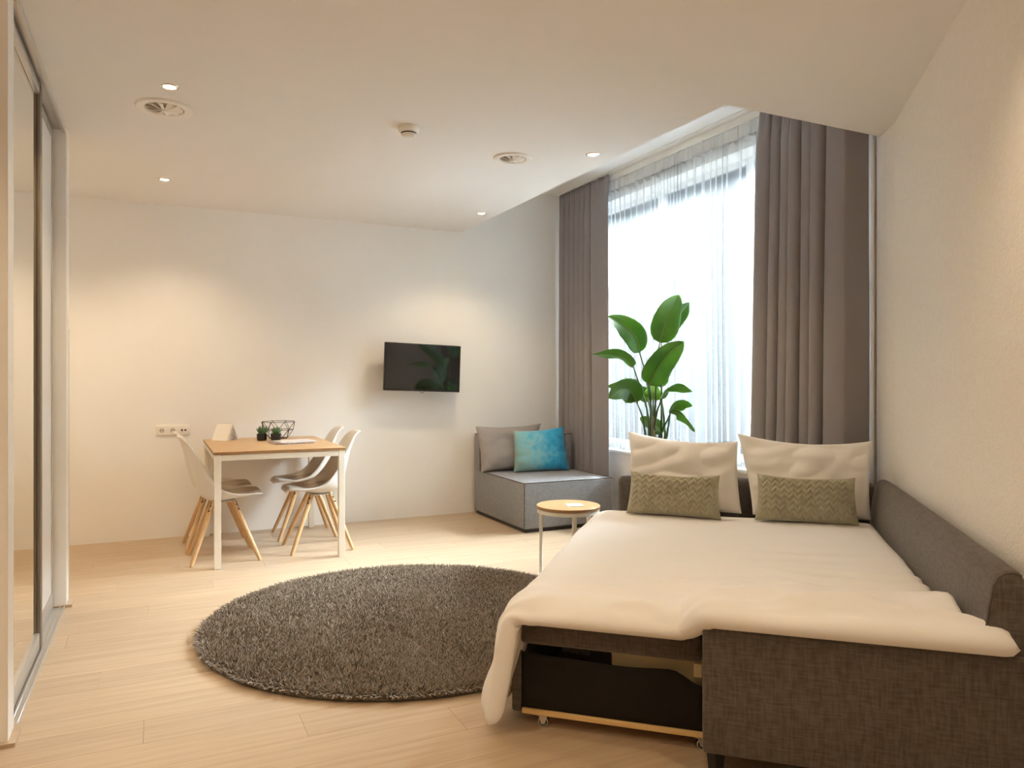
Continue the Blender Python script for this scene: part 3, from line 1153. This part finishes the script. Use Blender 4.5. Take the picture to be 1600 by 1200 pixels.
def pillow(name, label, cat, group, m, w_, h_, th, loc, rz, tilt, corners=((0, 0),) * 4, bow=(0.06, 0.06), n=(44, 32),
           wr_=0.010, seed=0, chevron=None, flap=False, roll=0.0, topbow=0.0):
    """upright cushion standing on its bottom edge; corners: extra (dx, dz) at bl, br, tr, tl"""
    nu, nv = n
    V = []
    off = Vector((seed * 7.3, seed * 3.1, seed * 1.7))
    for side in (-1, 1):
        for j in range(nv):
            v = -1 + 2 * j / (nv - 1)
            for i in range(nu):
                u = -1 + 2 * i / (nu - 1)
                x = w_ / 2 * u * (1 - bow[0] * (1 - v * v) * abs(u) ** 1.5)
                z = h_ / 2 * v * (1 - bow[1] * (1 - u * u) * abs(v) ** 1.5)
                if v > 0:
                    z -= topbow * (1 - u * u) * v ** 2
                fu, fv = (u + 1) / 2, (v + 1) / 2
                for (cx, cz), wgt in zip(corners, ((1 - fu) * (1 - fv), fu * (1 - fv), fu * fv, (1 - fu) * fv)):
                    x += cx * wgt ** 1.6
                    z += cz * wgt ** 1.6
                e = max(0.0, (1 - abs(u) ** 3.0) * (1 - abs(v) ** 3.0))
                bulge = th / 2 * e ** 0.55
                # heavier at the bottom
                bulge *= 1.0 + 0.18 * (-v)
                q = Vector((x * 5, z * 5, side * 2)) + off
                wk = noise.noise(q) * wr_ + noise.noise(q * 2.3) * wr_ * .5
                wk += wr_ * .9 * (1 - abs(noise.noise(Vector((x * 4 + z * 3, z * 9 - x * 2.5, side + seed)))) * 2.4) * .8
                wk += wr_ * .7 * noise.noise(Vector((x * 3, z * 15 + 5 * noise.noise(q * .5), side))) * (abs(u) ** 2)
                edge = min(1.0, e * 3.0)
                y_ = side * (bulge + 0.002) + wk * edge + 0.004 * noise.noise(q * .8) * (1 - edge)
                if chevron and side < 0:
                    per, amp, zz = chevron
                    tri = abs(((x / zz) % 1.0) - 0.5) * 2
                    s_ = ((z + tri * per * .75) / per) % 1.0
                    ridge = math.sin(math.pi * s_) ** 0.7
                    fine = abs(math.sin(math.pi * (x / zz * 2)))
                    y_ -= amp * ridge * edge * (0.75 + .25 * fine)
                V.append((x, y_, z + h_ / 2))
    NV = nu * nv
    F = grid_faces(nu, nv) + grid_faces(nu, nv, NV, True)
    ring = [i for i in range(nu)] + [j * nu + nu - 1 for j in range(1, nv)] + [(nv - 1) * nu + i for i in range(nu - 2, -1, -1)] + [j * nu for j in range(nv - 2, 0, -1)]
    for p, q in zip(ring, ring[1:] + ring[:1]):
        F.append((q, p, p + NV, q + NV))
    root = thing(name, label, cat, loc, rz, group)
    root.rotation_euler = (R(tilt), R(roll), rz)
    o_ = pyobj('cover', V, F, m, root, angle=75)
    return root, V, nu, nv


# on the corner seat
g1, V1, _, _ = pillow('cushion', 'plain grey linen cushion leaning on the corner seat backrest', 'cushion', 'cushions on the corner seat', 'grey_linen',
                      0.56, 0.40, 0.15, (2.905, 6.108, 0.408), R(4), -9, ((-.01, .0), (.0, 0), (.10, .02), (-.03, .015)), (0.05, 0.08), seed=1, wr_=0.012)
g2, V2, _, _ = pillow('cushion', 'turquoise velvet cushion with faded dye, on the corner seat', 'cushion', 'cushions on the corner seat', 'turquoise_velvet',
                      0.50, 0.375, 0.15, (3.158, 5.95, 0.406), R(-6), -12, ((-.02, 0), (.02, 0), (.0, .03), (.0, .0)), (0.04, 0.06), seed=2, wr_=0.010)

# ------------------------------------------------------------------ sofa bed (frame: x towards the wall, y away from the camera along the wall)
A43 = R(43.15)
Sd = Vector((math.sin(A43), math.cos(A43), 0))
Td = Vector((math.cos(A43), -math.sin(A43), 0))
S0 = 3.4
ORG = Sd * S0
sb = thing('sofa_bed', 'dark taupe corner sofa pulled out into a bed along the right wall', 'sofa bed', ORG, -A43)


def TS(t, s_, z):
    v = Td * t + Sd * s_
    return (v.x, v.y, z)


def sbox(t0, t1, s0, s1, z0, z1, r=0.02, seg=3):
    return box(t0, t1, s0 - S0, s1 - S0, z0, z1, r, seg)


obj('front_arm', sbox(-0.128, 0.748, 2.372, 2.50, 0.078, 0.468, 0.012), 'sofa_fabric', sb)


def long_back():
    """backrest along the wall: leaning inner face, rounded top"""
    prof = [(0.748, 0.08), (0.63, 0.08), (0.632, 0.40), (0.642, 0.50), (0.655, 0.60), (0.667, 0.665), (0.678, 0.688), (0.695, 0.701), (0.716, 0.704), (0.735, 0.697), (0.748, 0.675)]
    V, F = [], []
    ss = [2.392, 2.402, 2.42, 2.7, 3.0, 3.4, 3.8, 4.2, 4.42, 4.44]
    for k, s_ in enumerate(ss):
        ins = (0.012, 0.003, 0, 0, 0, 0, 0, 0, 0.004, 0.014)[k]
        for t, z in prof:
            ct, cz = 0.69, 0.4
            V.append((t + (ct - t) * ins / 0.07 * .8, s_ - S0, z + (cz - z) * ins / 0.3))
    n = len(prof)
    for j in range(len(ss) - 1):
        for i in range(n):
            F.append((j * n + i, j * n + (i + 1) % n, (j + 1) * n + (i + 1) % n, (j + 1) * n + i))
    F.append(tuple(range(n - 1, -1, -1)))
    F.append(tuple(range((len(ss) - 1) * n, len(ss) * n)))
    bm_ = nb()
    bm_.from_mesh(tmp_mesh(V, F))
    return bm_


obj('long_backrest', long_back(), 'sofa_fabric', sb, angle=50)
seam = [(0.638, 0.47), (0.643, 0.50), (0.656, 0.60), (0.668, 0.660), (0.680, 0.683), (0.697, 0.696), (0.717, 0.699), (0.735, 0.692)]
obj('seam', add_tube(nb(), [(t, 2.397 - S0, z) for t, z in seam], 0.0028, 6), 'piping', sb)
bm = nb()
obj('seam', add_tube(nb(), [(-0.126, 2.3712 - S0, 0.452), (0.2, 2.3708 - S0, 0.451), (0.744, 2.3712 - S0, 0.451)], 0.0016, 5), 'piping', sb)
obj('far_backrest', sbox(-0.735, 0.695, 4.43, 4.555, 0.06, 0.668, 0.045, 4), 'sofa_fabric', sb)
obj('seat_cushion', sbox(-0.775, -0.135, 2.535, 4.42, 0.293, 0.392, 0.022), 'sofa_fabric', sb)
obj('inner_cushion', sbox(-0.133, 0.628, 2.505, 4.42, 0.20, 0.392, 0.02), 'sofa_fabric', sb)
obj('mattress', sbox(-0.73, 0.62, 2.56, 4.40, 0.393, 0.428, 0.016), 'mattress', sb)
# pulled-out storage box under the seat cushion
bx = obj('pull_out_box', sbox(-0.805, -0.770, 2.545, 4.30, 0.045, 0.280, 0.010), 'sofa_fabric', sb)
V = []
nt_, nz_ = 28, 6
for j in range(nz_):
    for i in range(nt_):
        t = -0.770 + i / (nt_ - 1) * 0.64
        f = j / (nz_ - 1)
        topz = 0.262 - 0.012 * math.sin(i / (nt_ - 1) * math.pi) - 0.05 * sstep(0.82, 1.0, i / (nt_ - 1))
        z = 0.063 + (topz - 0.063) * f
        V.append((t, 2.552 - S0 - 0.004 * math.sin(i * .5) * f + 0.01 * math.sin(f * 3.1) * .4, z))
o = pyobj('side_cloth', V, grid_faces(nt_, nz_), 'black_fabric', bx)
md = o.modifiers.new('thickness', 'SOLIDIFY')
md.thickness = 0.004
obj('bottom_board', sbox(-0.765, -0.10, 2.542, 4.28, 0.044, 0.0625, 0.002, 1), 'pine', bx)
obj('inner_panel', sbox(-0.45, -0.135, 2.60, 2.615, 0.13, 0.290, 0.0, 1), 'pale_board', sb, smooth=False)
obj('inner_bar', sbox(-0.165, -0.137, 2.54, 2.56, 0.245, 0.290, 0.003, 1), 'pale_board', sb)
bm = nb()
for k in range(9):
    t = -0.615 + 0.008 * k
    add_tube(bm, [(t, 2.60 - S0, 0.262), (t + .012, 2.60 - S0, 0.275), (t + .006, 2.60 - S0, 0.288)], 0.003, 6)
add_box(bm, -0.63, -0.53, 2.605 - S0, 2.625 - S0, 0.255, 0.291)
obj('spring_mechanism', bm, 'dark_metal', sb)


def castor(t, s_, rz):
    e = nb()
    M = Matrix.Translation((t, s_ - S0, 0)) @ Matrix.Rotation(rz, 4, 'Z')
    add_box(e, -0.022, 0.022, -0.016, 0.016, 0.040, 0.0435, 0.001, 1, M)
    for yy in (-0.013, 0.013):
        v0 = [Vector((-0.016, yy, 0.041)), Vector((0.016, yy, 0.041)), Vector((0.006, yy, 0.012)), Vector((-0.006, yy, 0.012))]
        A_ = [e.verts.new(M @ (q + Vector((0, -0.001, 0)))) for q in v0]
        B_ = [e.verts.new(M @ (q + Vector((0, 0.001, 0)))) for q in v0]
        e.faces.new(A_)
        e.faces.new(B_[::-1])
        for k in range(4):
            e.faces.new((A_[k], B_[k], B_[(k + 1) % 4], A_[(k + 1) % 4]))
    c_ = obj('castor', e, 'chrome', sb, smooth=False)
    e = nb()
    add_cyl(e, M @ Vector((0, -0.010, 0.0185)), M @ Vector((0, 0.010, 0.0185)), 0.0185, n=24)
    w__ = obj('wheel', e, 'rubber', c_)
    e = nb()
    add_tube(e, [M @ Vector((0.0165 * math.cos(a), -0.0108, 0.0185 + 0.0165 * math.sin(a))) for a in [2 * math.pi * k / 24 for k in range(25)]], 0.0022, 6, False)
    obj('rim', e, 'chrome', c_)


castor(-0.690, 2.565, R(4))
castor(-0.142, 2.565, R(20))
castor(-0.70, 4.2, 0)
for t, s_ in ((-0.09, 2.43), (0.64, 2.43), (0.64, 4.30), (-0.66, 4.49)):
    bm = nb()
    add_cyl(bm, (t, s_ - S0, 0.079), (t, s_ - S0, 0.0), 0.030, 0.022, 4)
    obj('foot', bm, 'black_plastic', sb, smooth=False)

# ------------------------------------------------------------------ duvet


def build_duvet():
    """closed, puffy sheet: flat on the mattress, falling over the left side and the near end"""
    T_R = 0.630
    LA = 1.83           # length across: from the wall side to the left hem
    nu, nv = 150, 150
    s_back, s_edge = 4.20, 2.515
    LV = s_back - s_edge + 0.215

    def mid(a, b):
        # a: 0..LA from the right edge; b: 0..LV from the back
        s_ = s_back - b
        over = max(0.0, b - (s_back - s_edge))        # length past the near edge
        flat = 1.355                                    # across length before the left bend
        ra = 0.125
        over_a = a - flat
        t = T_R - a
        z = 0.470
        Lf = 0.0
        if over_a > 0:
            th = over_a / ra
            mx_ = 1.40
            if th < mx_:
                t = T_R - flat - ra * math.sin(th)
                z = 0.470 - ra * (1 - math.cos(th))
            else:
                rest = over_a - ra * mx_
                t = T_R - flat - ra * math.sin(mx_) - rest * math.cos(mx_)
                z = 0.470 - ra * (1 - math.cos(mx_)) - rest * math.sin(mx_)
            Lf = sstep(0.02, 0.16, over_a)
        # right side: narrower towards the head, spreads towards the near end
        spread = sstep(s_back - 2.47, s_back - 2.37, b)
        if a < 0.5:
            t += 0.085 * spread * (1 - a / 0.5)
        t += 0.085 * (b / 1.8) * (a / LA) ** 1.5
        # near end
        onarm = sstep(-0.20, -0.09, t) * (1 - Lf)
        rb = 0.085
        dz = 0.0
        if over > 0:
            ov = over * 0.50
            th = ov / rb
            if th < 1.45:
                s_f = s_edge - rb * math.sin(th)
                dz = rb * (1 - math.cos(th))
            else:
                s_f = s_edge - rb * math.sin(1.45) - (ov - rb * 1.45) * 0.12
                dz = rb * (1 - math.cos(1.45)) + (ov - rb * 1.45) * 0.99
            s_arm = s_edge - over * 0.82
            s_l = s_edge - 0.03 - over * 0.32
            s_ = s_f * (1 - onarm) + s_arm * onarm
            s_ = s_ * (1 - Lf) + s_l * Lf
            dz = dz * (1 - onarm) + 0.018 * sstep(0, .18, over) * onarm
            dz *= (1 - Lf)
        z -= dz + 0.010 * sstep(s_back - 2.85, s_back - 2.45, b) * (1 - Lf)
        # lifted a little where it lies on the front arm
        z += 0.060 * onarm * sstep(1.35, 1.7, b)
        # the near left corner hangs lowest
        if over_a > 0.2:
            f = sstep(0.2, 0.6, over_a)
            z -= 0.035 * f * sstep(1.2, 1.8, b)
            t -= 0.045 * f * sstep(1.0, 1.8, b) - 0.03 * f * math.sin(b * 7.0) * (1 - sstep(1.4, 1.85, b))
        return Vector((t, s_ - S0, z))

    def wrinkle(a, b):
        p = Vector((a * 2.0, b * 2.0, 0.0))
        h = 0.008 * noise.noise(p)
        # long creases running across the bed near the wall side
        q = Vector((a * 1.3 + 0.5 * b, b * 7.5 - 1.2 * a, 3.3))
        c = noise.noise(q)
        mask = sstep(0.55, 1.5, b) * (1 - sstep(0.5, 1.15, a))
        h += 0.022 * mask * (1 - abs(c) * 2.2)
        q2 = Vector((a * 4.5 + b * 2, b * 1.2, 9.1))
        h += 0.020 * sstep(1.38, 1.55, a) * noise.noise(q2)
        q3 = Vector((a * 3.5, b * 6.0 + a * 2.5, 6.0))
        h += 0.022 * sstep(1.3, 1.65, b) * noise.noise(q3)
        q4 = Vector((a * 2.2 + b * 5.0, b * 3.0 - a * 3.0, 2.0))
        h += 0.014 * sstep(1.2, 1.6, b) * (0.5 - abs(noise.noise(q4)) * 2.6)
        return h * (1 - 0.8 * sstep(LV - 0.16, LV, b))

    V = []
    us = [LA * (i / (nu - 1)) for i in range(nu)]
    vs = [LV * (j / (nv - 1)) for j in range(nv)]
    M_ = [[mid(a, b) for a in us] for b in vs]
    Nn = [[None] * nu for _ in range(nv)]
    for j in range(nv):
        for i in range(nu):
            du = M_[j][min(i + 1, nu - 1)] - M_[j][max(i - 1, 0)]
            dv = M_[min(j + 1, nv - 1)][i] - M_[max(j - 1, 0)][i]
            nn = du.cross(dv)
            nn = nn.normalized() if nn.length > 1e-9 else Vector((0, 0, 1))
            Nn[j][i] = nn
    if Nn[nv // 3][nu // 3].z < 0:
        for r_ in Nn:
            for i in range(nu):
                r_[i] = -r_[i]
    for side in (1, -1):
        for j in range(nv):
            for i in range(nu):
                a, b = us[i], vs[j]
                d = min(a, LA - a, LV - b, b)
                k = 1 - min(1.0, d / 0.055)
                prof = math.sqrt(max(0.0, 1 - k * k))
                th = (0.034 if side > 0 else 0.034) * prof
                p = M_[j][i] + Nn[j][i] * side * th
                if side > 0:
                    p += Nn[j][i] * wrinkle(a, b) * min(1, prof * 1.5)
                elif a > 1.4:
                    p += Nn[j][i] * wrinkle(a, b) * 0.6 * min(1, prof)
                V.append(p)
    NV = nu * nv
    F = grid_faces(nu, nv) + grid_faces(nu, nv, NV, True)
    ring = [i for i in range(nu)] + [j * nu + nu - 1 for j in range(1, nv)] + [(nv - 1) * nu + i for i in range(nu - 2, -1, -1)] + [j * nu for j in range(nv - 2, 0, -1)]
    for p, q in zip(ring, ring[1:] + ring[:1]):
        F.append((q, p, p + NV, q + NV))
    bm_ = nb()
    bm_.from_mesh(tmp_mesh(V, F))
    bmesh.ops.remove_doubles(bm_, verts=bm_.verts, dist=1e-5)
    return bm_


dv = obj('duvet', build_duvet(), 'duvet_cotton', None, angle=80)
dv.location = ORG
dv.rotation_euler = (0, 0, -A43)
tag(dv, 'white cotton duvet spread over the sofa bed, hanging to the floor at left', 'duvet')

# ------------------------------------------------------------------ pillows on the bed
BZ = 0.506


def at(t, s_, z):
    v = Td * t + Sd * s_
    return (v.x, v.y, z)


pillow('pillow', 'white bed pillow behind the left olive cushion, pointed corner at upper left', 'pillow', 'white pillows on the bed', 'pillow_cotton',
       0.59, 0.41, 0.17, at(-0.335, 4.24, BZ), -A43, -14, ((.0, .0), (.02, -.0), (.0, -.01), (-.025, .035)), (0.03, 0.03), seed=3, wr_=0.02, n=(70, 50), topbow=0.02)
pillow('pillow', 'white bed pillow behind the right olive cushion, nearest the wall', 'pillow', 'white pillows on the bed', 'pillow_cotton',
       0.615, 0.41, 0.17, at(0.315, 4.23, BZ), -A43, -14, ((.03, .0), (.0, -.0), (.02, .01), (-.05, .035)), (0.03, 0.03), seed=5, wr_=0.022, n=(70, 50), topbow=0.025)
for lab, t, s_, w__, h__, sd__, rl_ in (('olive chevron-quilted oblong cushion in front of the left white pillow', -0.372, 4.045, 0.475, 0.235, 7, 1.0),
                                        ('olive chevron-quilted oblong cushion in front of the right white pillow', 0.295, 4.06, 0.475, 0.245, 8, 0.5)):
    root, V, nu, nv = pillow('cushion', lab, 'cushion', 'olive cushions on the bed', 'olive_knit', w__, h__, 0.13, at(t, s_, BZ), -A43, -17,
                             ((-.012, 0), (.012, 0), (.0, .0), (0, .0)), (0.03, 0.05), seed=sd__, wr_=0.006, n=(230, 110), chevron=(0.030, 0.011, 0.042), roll=rl_, topbow=0.012)
    bm = nb()
    add_box(bm, w__ / 2 - 0.006, w__ / 2 + 0.006, -0.006, -0.003, 0.032, 0.050)
    obj('fabric_tag', bm, 'black_fabric', root, smooth=False)

# ------------------------------------------------------------------ round side table
stb = thing('side_table', 'small round side table with oak top and cream metal legs', 'side table', (2.345, 4.062, 0))
b = add_lathe(nb(), [(0, 0.428), (0.197, 0.428), (0.20, 0.430), (0.20, 0.447), (0.198, 0.449), (0, 0.449)], 64)
o = obj('tabletop', b, 'oak', stb)
o.data.materials.append(MATS['oak_edge'])
for p in o.data.polygons:
    if abs(p.normal.z) < 0.6:
        p.material_index = 1
obj('rim_ring', add_lathe(nb(), [(0.186, 0.427), (0.196, 0.427), (0.197, 0.405), (0.187, 0.404), (0.186, 0.427)], 64), 'cream_metal', stb)
for a in (139, 252, 12):
    c_, s_ = math.cos(R(a)), math.sin(R(a))
    M = Matrix.Rotation(R(a), 4, 'Z')
    obj('leg', add_box(nb(), 0.168, 0.186, -0.013, 0.013, 0.008, 0.427, 0.002, 1, M), 'cream_metal', stb)
obj('base_ring', add_lathe(nb(), [(0.160, 0.0), (0.196, 0.0), (0.197, 0.008), (0.161, 0.009), (0.160, 0.0)], 64), 'cream_metal', stb)

cd = thing('card', 'small white printed card lying on the round side table', 'card', (2.365, 4.02, 0.4495), R(-20))
obj('leaf', box(-0.052, 0.052, -0.05, 0.05, 0, 0.004, 0.0008, 1), 'paper', cd, smooth=False)
bm = nb()
rnd = random.Random(3)
for k in range(4):
    x0 = -0.034 + k * 0.018
    v = [bm.verts.new(q) for q in ((x0, 0.004, 0.0042), (x0 + 0.013, 0.004, 0.0042), (x0 + 0.013, 0.026, 0.0042), (x0, 0.026, 0.0042))]
    bm.faces.new(v)
obj('print', bm, 'ink_grey', cd, smooth=False)

# ------------------------------------------------------------------ strelitzia
PX, PY = 3.136, 4.262
pl = thing('potted_plant', 'tall potted bird-of-paradise plant with paddle leaves before the sheer curtain', 'plant', (PX, PY, 0))
obj('pot', add_lathe(nb(), [(0, 0), (0.13, 0), (0.14, 0.006), (0.165, 0.40), (0.168, 0.42), (0.160, 0.42), (0.152, 0.40), (0.15, 0.37), (0, 0.37)], 40), 'black_pot', pl)
obj('soil', add_lathe(nb(), [(0.151, 0.385), (0.08, 0.395), (0, 0.393)], 32), 'soil', pl)
LEAVES = [
    ([(3.186, 4.238, 1.497), (3.202, 4.208, 1.611), (3.234, 4.182, 1.725), (3.315, 4.199, 1.838)], .115, .30, 0),
    ([(3.214, 4.258, 1.509), (3.298, 4.240, 1.643), (3.368, 4.229, 1.719), (3.441, 4.227, 1.786)], .075, .35, 0),
    ([(3.041, 4.275, 1.428), (2.984, 4.247, 1.535), (2.871, 4.235, 1.615), (2.752, 4.225, 1.667)], .095, .30, 0),
    ([(2.983, 4.269, 1.328), (2.907, 4.262, 1.384), (2.790, 4.251, 1.408), (2.624, 4.231, 1.412)], .070, .30, 120),
    ([(3.048, 4.172, 1.204), (3.065, 4.119, 1.301), (3.126, 4.068, 1.407), (3.224, 4.021, 1.496)], .115, .30, 10),
    ([(2.981, 4.226, 1.086), (2.921, 4.210, 1.159), (2.823, 4.191, 1.167), (2.724, 4.172, 1.111)], .10, .30, -8),
    ([(3.033, 4.290, 1.089), (3.000, 4.306, 1.167), (2.945, 4.354, 1.188), (2.869, 4.413, 1.195)], .06, .30, 0),
    ([(3.156, 4.275, 1.093), (3.158, 4.274, 1.124), (3.156, 4.275, 1.156), (3.169, 4.302, 1.203)], .085, .10, 0),
    ([(3.163, 4.194, 1.105), (3.173, 4.145, 1.171), (3.228, 4.085, 1.192), (3.277, 3.995, 1.159)], .065, .35, 60),
    ([(3.253, 4.207, 1.002), (3.278, 4.172, 1.052), (3.317, 4.131, 1.066), (3.366, 4.108, 1.053)], .05, .30, 25),
    ([(3.240, 4.190, 1.007), (3.251, 4.130, 1.007), (3.275, 4.063, 0.964), (3.306, 4.004, 0.884)], .05, .35, 60),
    ([(3.221, 4.255, 0.855), (3.187, 4.282, 0.907), (3.139, 4.305, 0.934), (3.090, 4.340, 0.970)], .065, .30, 20),
    ([(3.224, 4.331, 1.192), (3.265, 4.334, 1.224), (3.295, 4.330, 1.251), (3.326, 4.327, 1.283)], .05, .25, 0),
    ([(3.175, 4.355, 1.085), (3.146, 4.368, 1.128), (3.122, 4.380, 1.171), (3.120, 4.404, 1.203)], .055, .25, 0),
]
STALKS = [
    [(3.136, 4.262, 0.689), (3.138, 4.262, 0.836), (3.139, 4.261, 0.983), (3.089, 4.263, 1.256), (3.041, 4.275, 1.428)],
    [(3.130, 4.266, 0.689), (3.120, 4.270, 0.836), (3.097, 4.259, 1.005), (3.045, 4.262, 1.173), (2.983, 4.269, 1.328)],
    [(3.170, 4.280, 0.686), (3.172, 4.279, 0.834), (3.171, 4.268, 1.088), (3.170, 4.246, 1.382), (3.186, 4.238, 1.497)],
    [(3.114, 4.240, 0.693), (3.112, 4.241, 0.839), (3.081, 4.200, 1.090), (3.067, 4.185, 1.153), (3.048, 4.172, 1.204)],
    [(3.102, 4.246, 0.693), (3.067, 4.240, 0.845), (3.041, 4.231, 0.956), (3.021, 4.229, 1.008), (2.981, 4.226, 1.086)],
    [(3.142, 4.260, 0.689), (3.144, 4.259, 0.836), (3.149, 4.223, 1.006), (3.162, 4.206, 1.068), (3.163, 4.194, 1.105)],
    [(3.158, 4.252, 0.689), (3.182, 4.241, 0.831), (3.215, 4.225, 0.910), (3.238, 4.213, 0.962), (3.253, 4.207, 1.002)],
    [(3.168, 4.247, 0.689), (3.210, 4.205, 0.817), (3.226, 4.197, 0.901), (3.235, 4.193, 0.963), (3.240, 4.190, 1.007)],
    [(3.190, 4.303, 0.683), (3.252, 4.273, 0.810), (3.265, 4.289, 0.926), (3.261, 4.302, 1.032), (3.251, 4.318, 1.128), (3.224, 4.331, 1.192)],
    [(3.167, 4.281, 0.686), (3.181, 4.274, 0.771), (3.200, 4.265, 0.813), (3.221, 4.255, 0.855)],
    [(3.174, 4.300, 0.684), (3.178, 4.309, 0.874), (3.183, 4.329, 0.979), (3.175, 4.355, 1.085)],
    [(3.158, 4.274, 0.687), (3.158, 4.274, 0.877), (3.158, 4.274, 0.982), (3.156, 4.275, 1.093)],
    [(3.200, 4.250, 0.690), (3.203, 4.240, 1.000), (3.206, 4.245, 1.300), (3.214, 4.258, 1.509)],
]
FACE = Vector((-0.433, -0.901, 0.05)).normalized()     # the leaves turn their faces into the room
P0 = Vector((PX, PY, 0))


def leaf(pts, w_, fold, twist, seed):
    nl, nw = 26, 13
    c_ = spline(pts, nl)
    V = []
    for j in range(nl):
        f = j / (nl - 1)
        tg = (c_[min(j + 1, nl - 1)] - c_[max(j - 1, 0)]).normalized()
        n_ = (FACE - tg * FACE.dot(tg)).normalized()
        n_ = Matrix.Rotation(R(twist), 3, tg) @ n_
        side = tg.cross(n_)
        prof = (math.sin(math.pi * min(1, f ** 0.72)) ** 0.62) if 0 < f < 1 else 0
        prof = max(prof, 0.03)
        wave = 0.13 * math.sin(f * 9 + seed * 1.7)
        for i in range(nw):
            v = -1 + 2 * i / (nw - 1)
            lift = fold * abs(v) * w_ * prof - 0.10 * w_ * v * v * prof + w_ * wave * v * abs(v)
            rib = 0.0012 * math.sin(f * 95 - abs(v) * 10) * (1 - abs(v)) * abs(v) * 4
            w2 = w_ * 0.86
            V.append(c_[j] + side * v * w2 * prof + n_ * (lift + rib) - P0)
    lf_ = pyobj('leaf', V, grid_faces(nw, nl), 'young_leaf' if seed == 7 else 'leaf', pl, angle=80)
    md = lf_.modifiers.new('thickness', 'SOLIDIFY')
    md.thickness = 0.0012
    bm_ = nb()
    add_tube(bm_, [v_ - P0 for v_ in c_[:-2]], [0.0045 * (1 - .75 * k / nl) for k in range(nl - 2)], 6)
    obj('midrib', bm_, 'midrib', lf_)
    return lf_


mat('midrib', (0.22, 0.30, 0.08), 0.45, var=0.1)
mat('young_leaf', (0.16, 0.42, 0.03), 0.35, var=0.1)
for k, (pts, w_, fold, tw) in enumerate(LEAVES):
    o = leaf(pts, w_, fold, tw, k)
for k, pts in enumerate(STALKS):
    base = Vector((PX + 0.035 * math.cos(k * 2.4), PY + 0.035 * math.sin(k * 2.4), 0.385))
    c_ = spline([base] + pts, 22)
    obj('stalk', add_tube(nb(), [p - P0 for p in c_], [0.011 - 0.0062 * i / 21 for i in range(22)], 8), 'stalk', pl)
obj('sheath', add_tube(nb(), [Vector(p) - P0 for p in ((3.14, 4.262, 0.39), (3.14, 4.262, 0.72), (3.138, 4.258, 0.86), (3.135, 4.25, 0.98))], [0.026, 0.022, 0.017, 0.006], 12), 'sheath', pl)
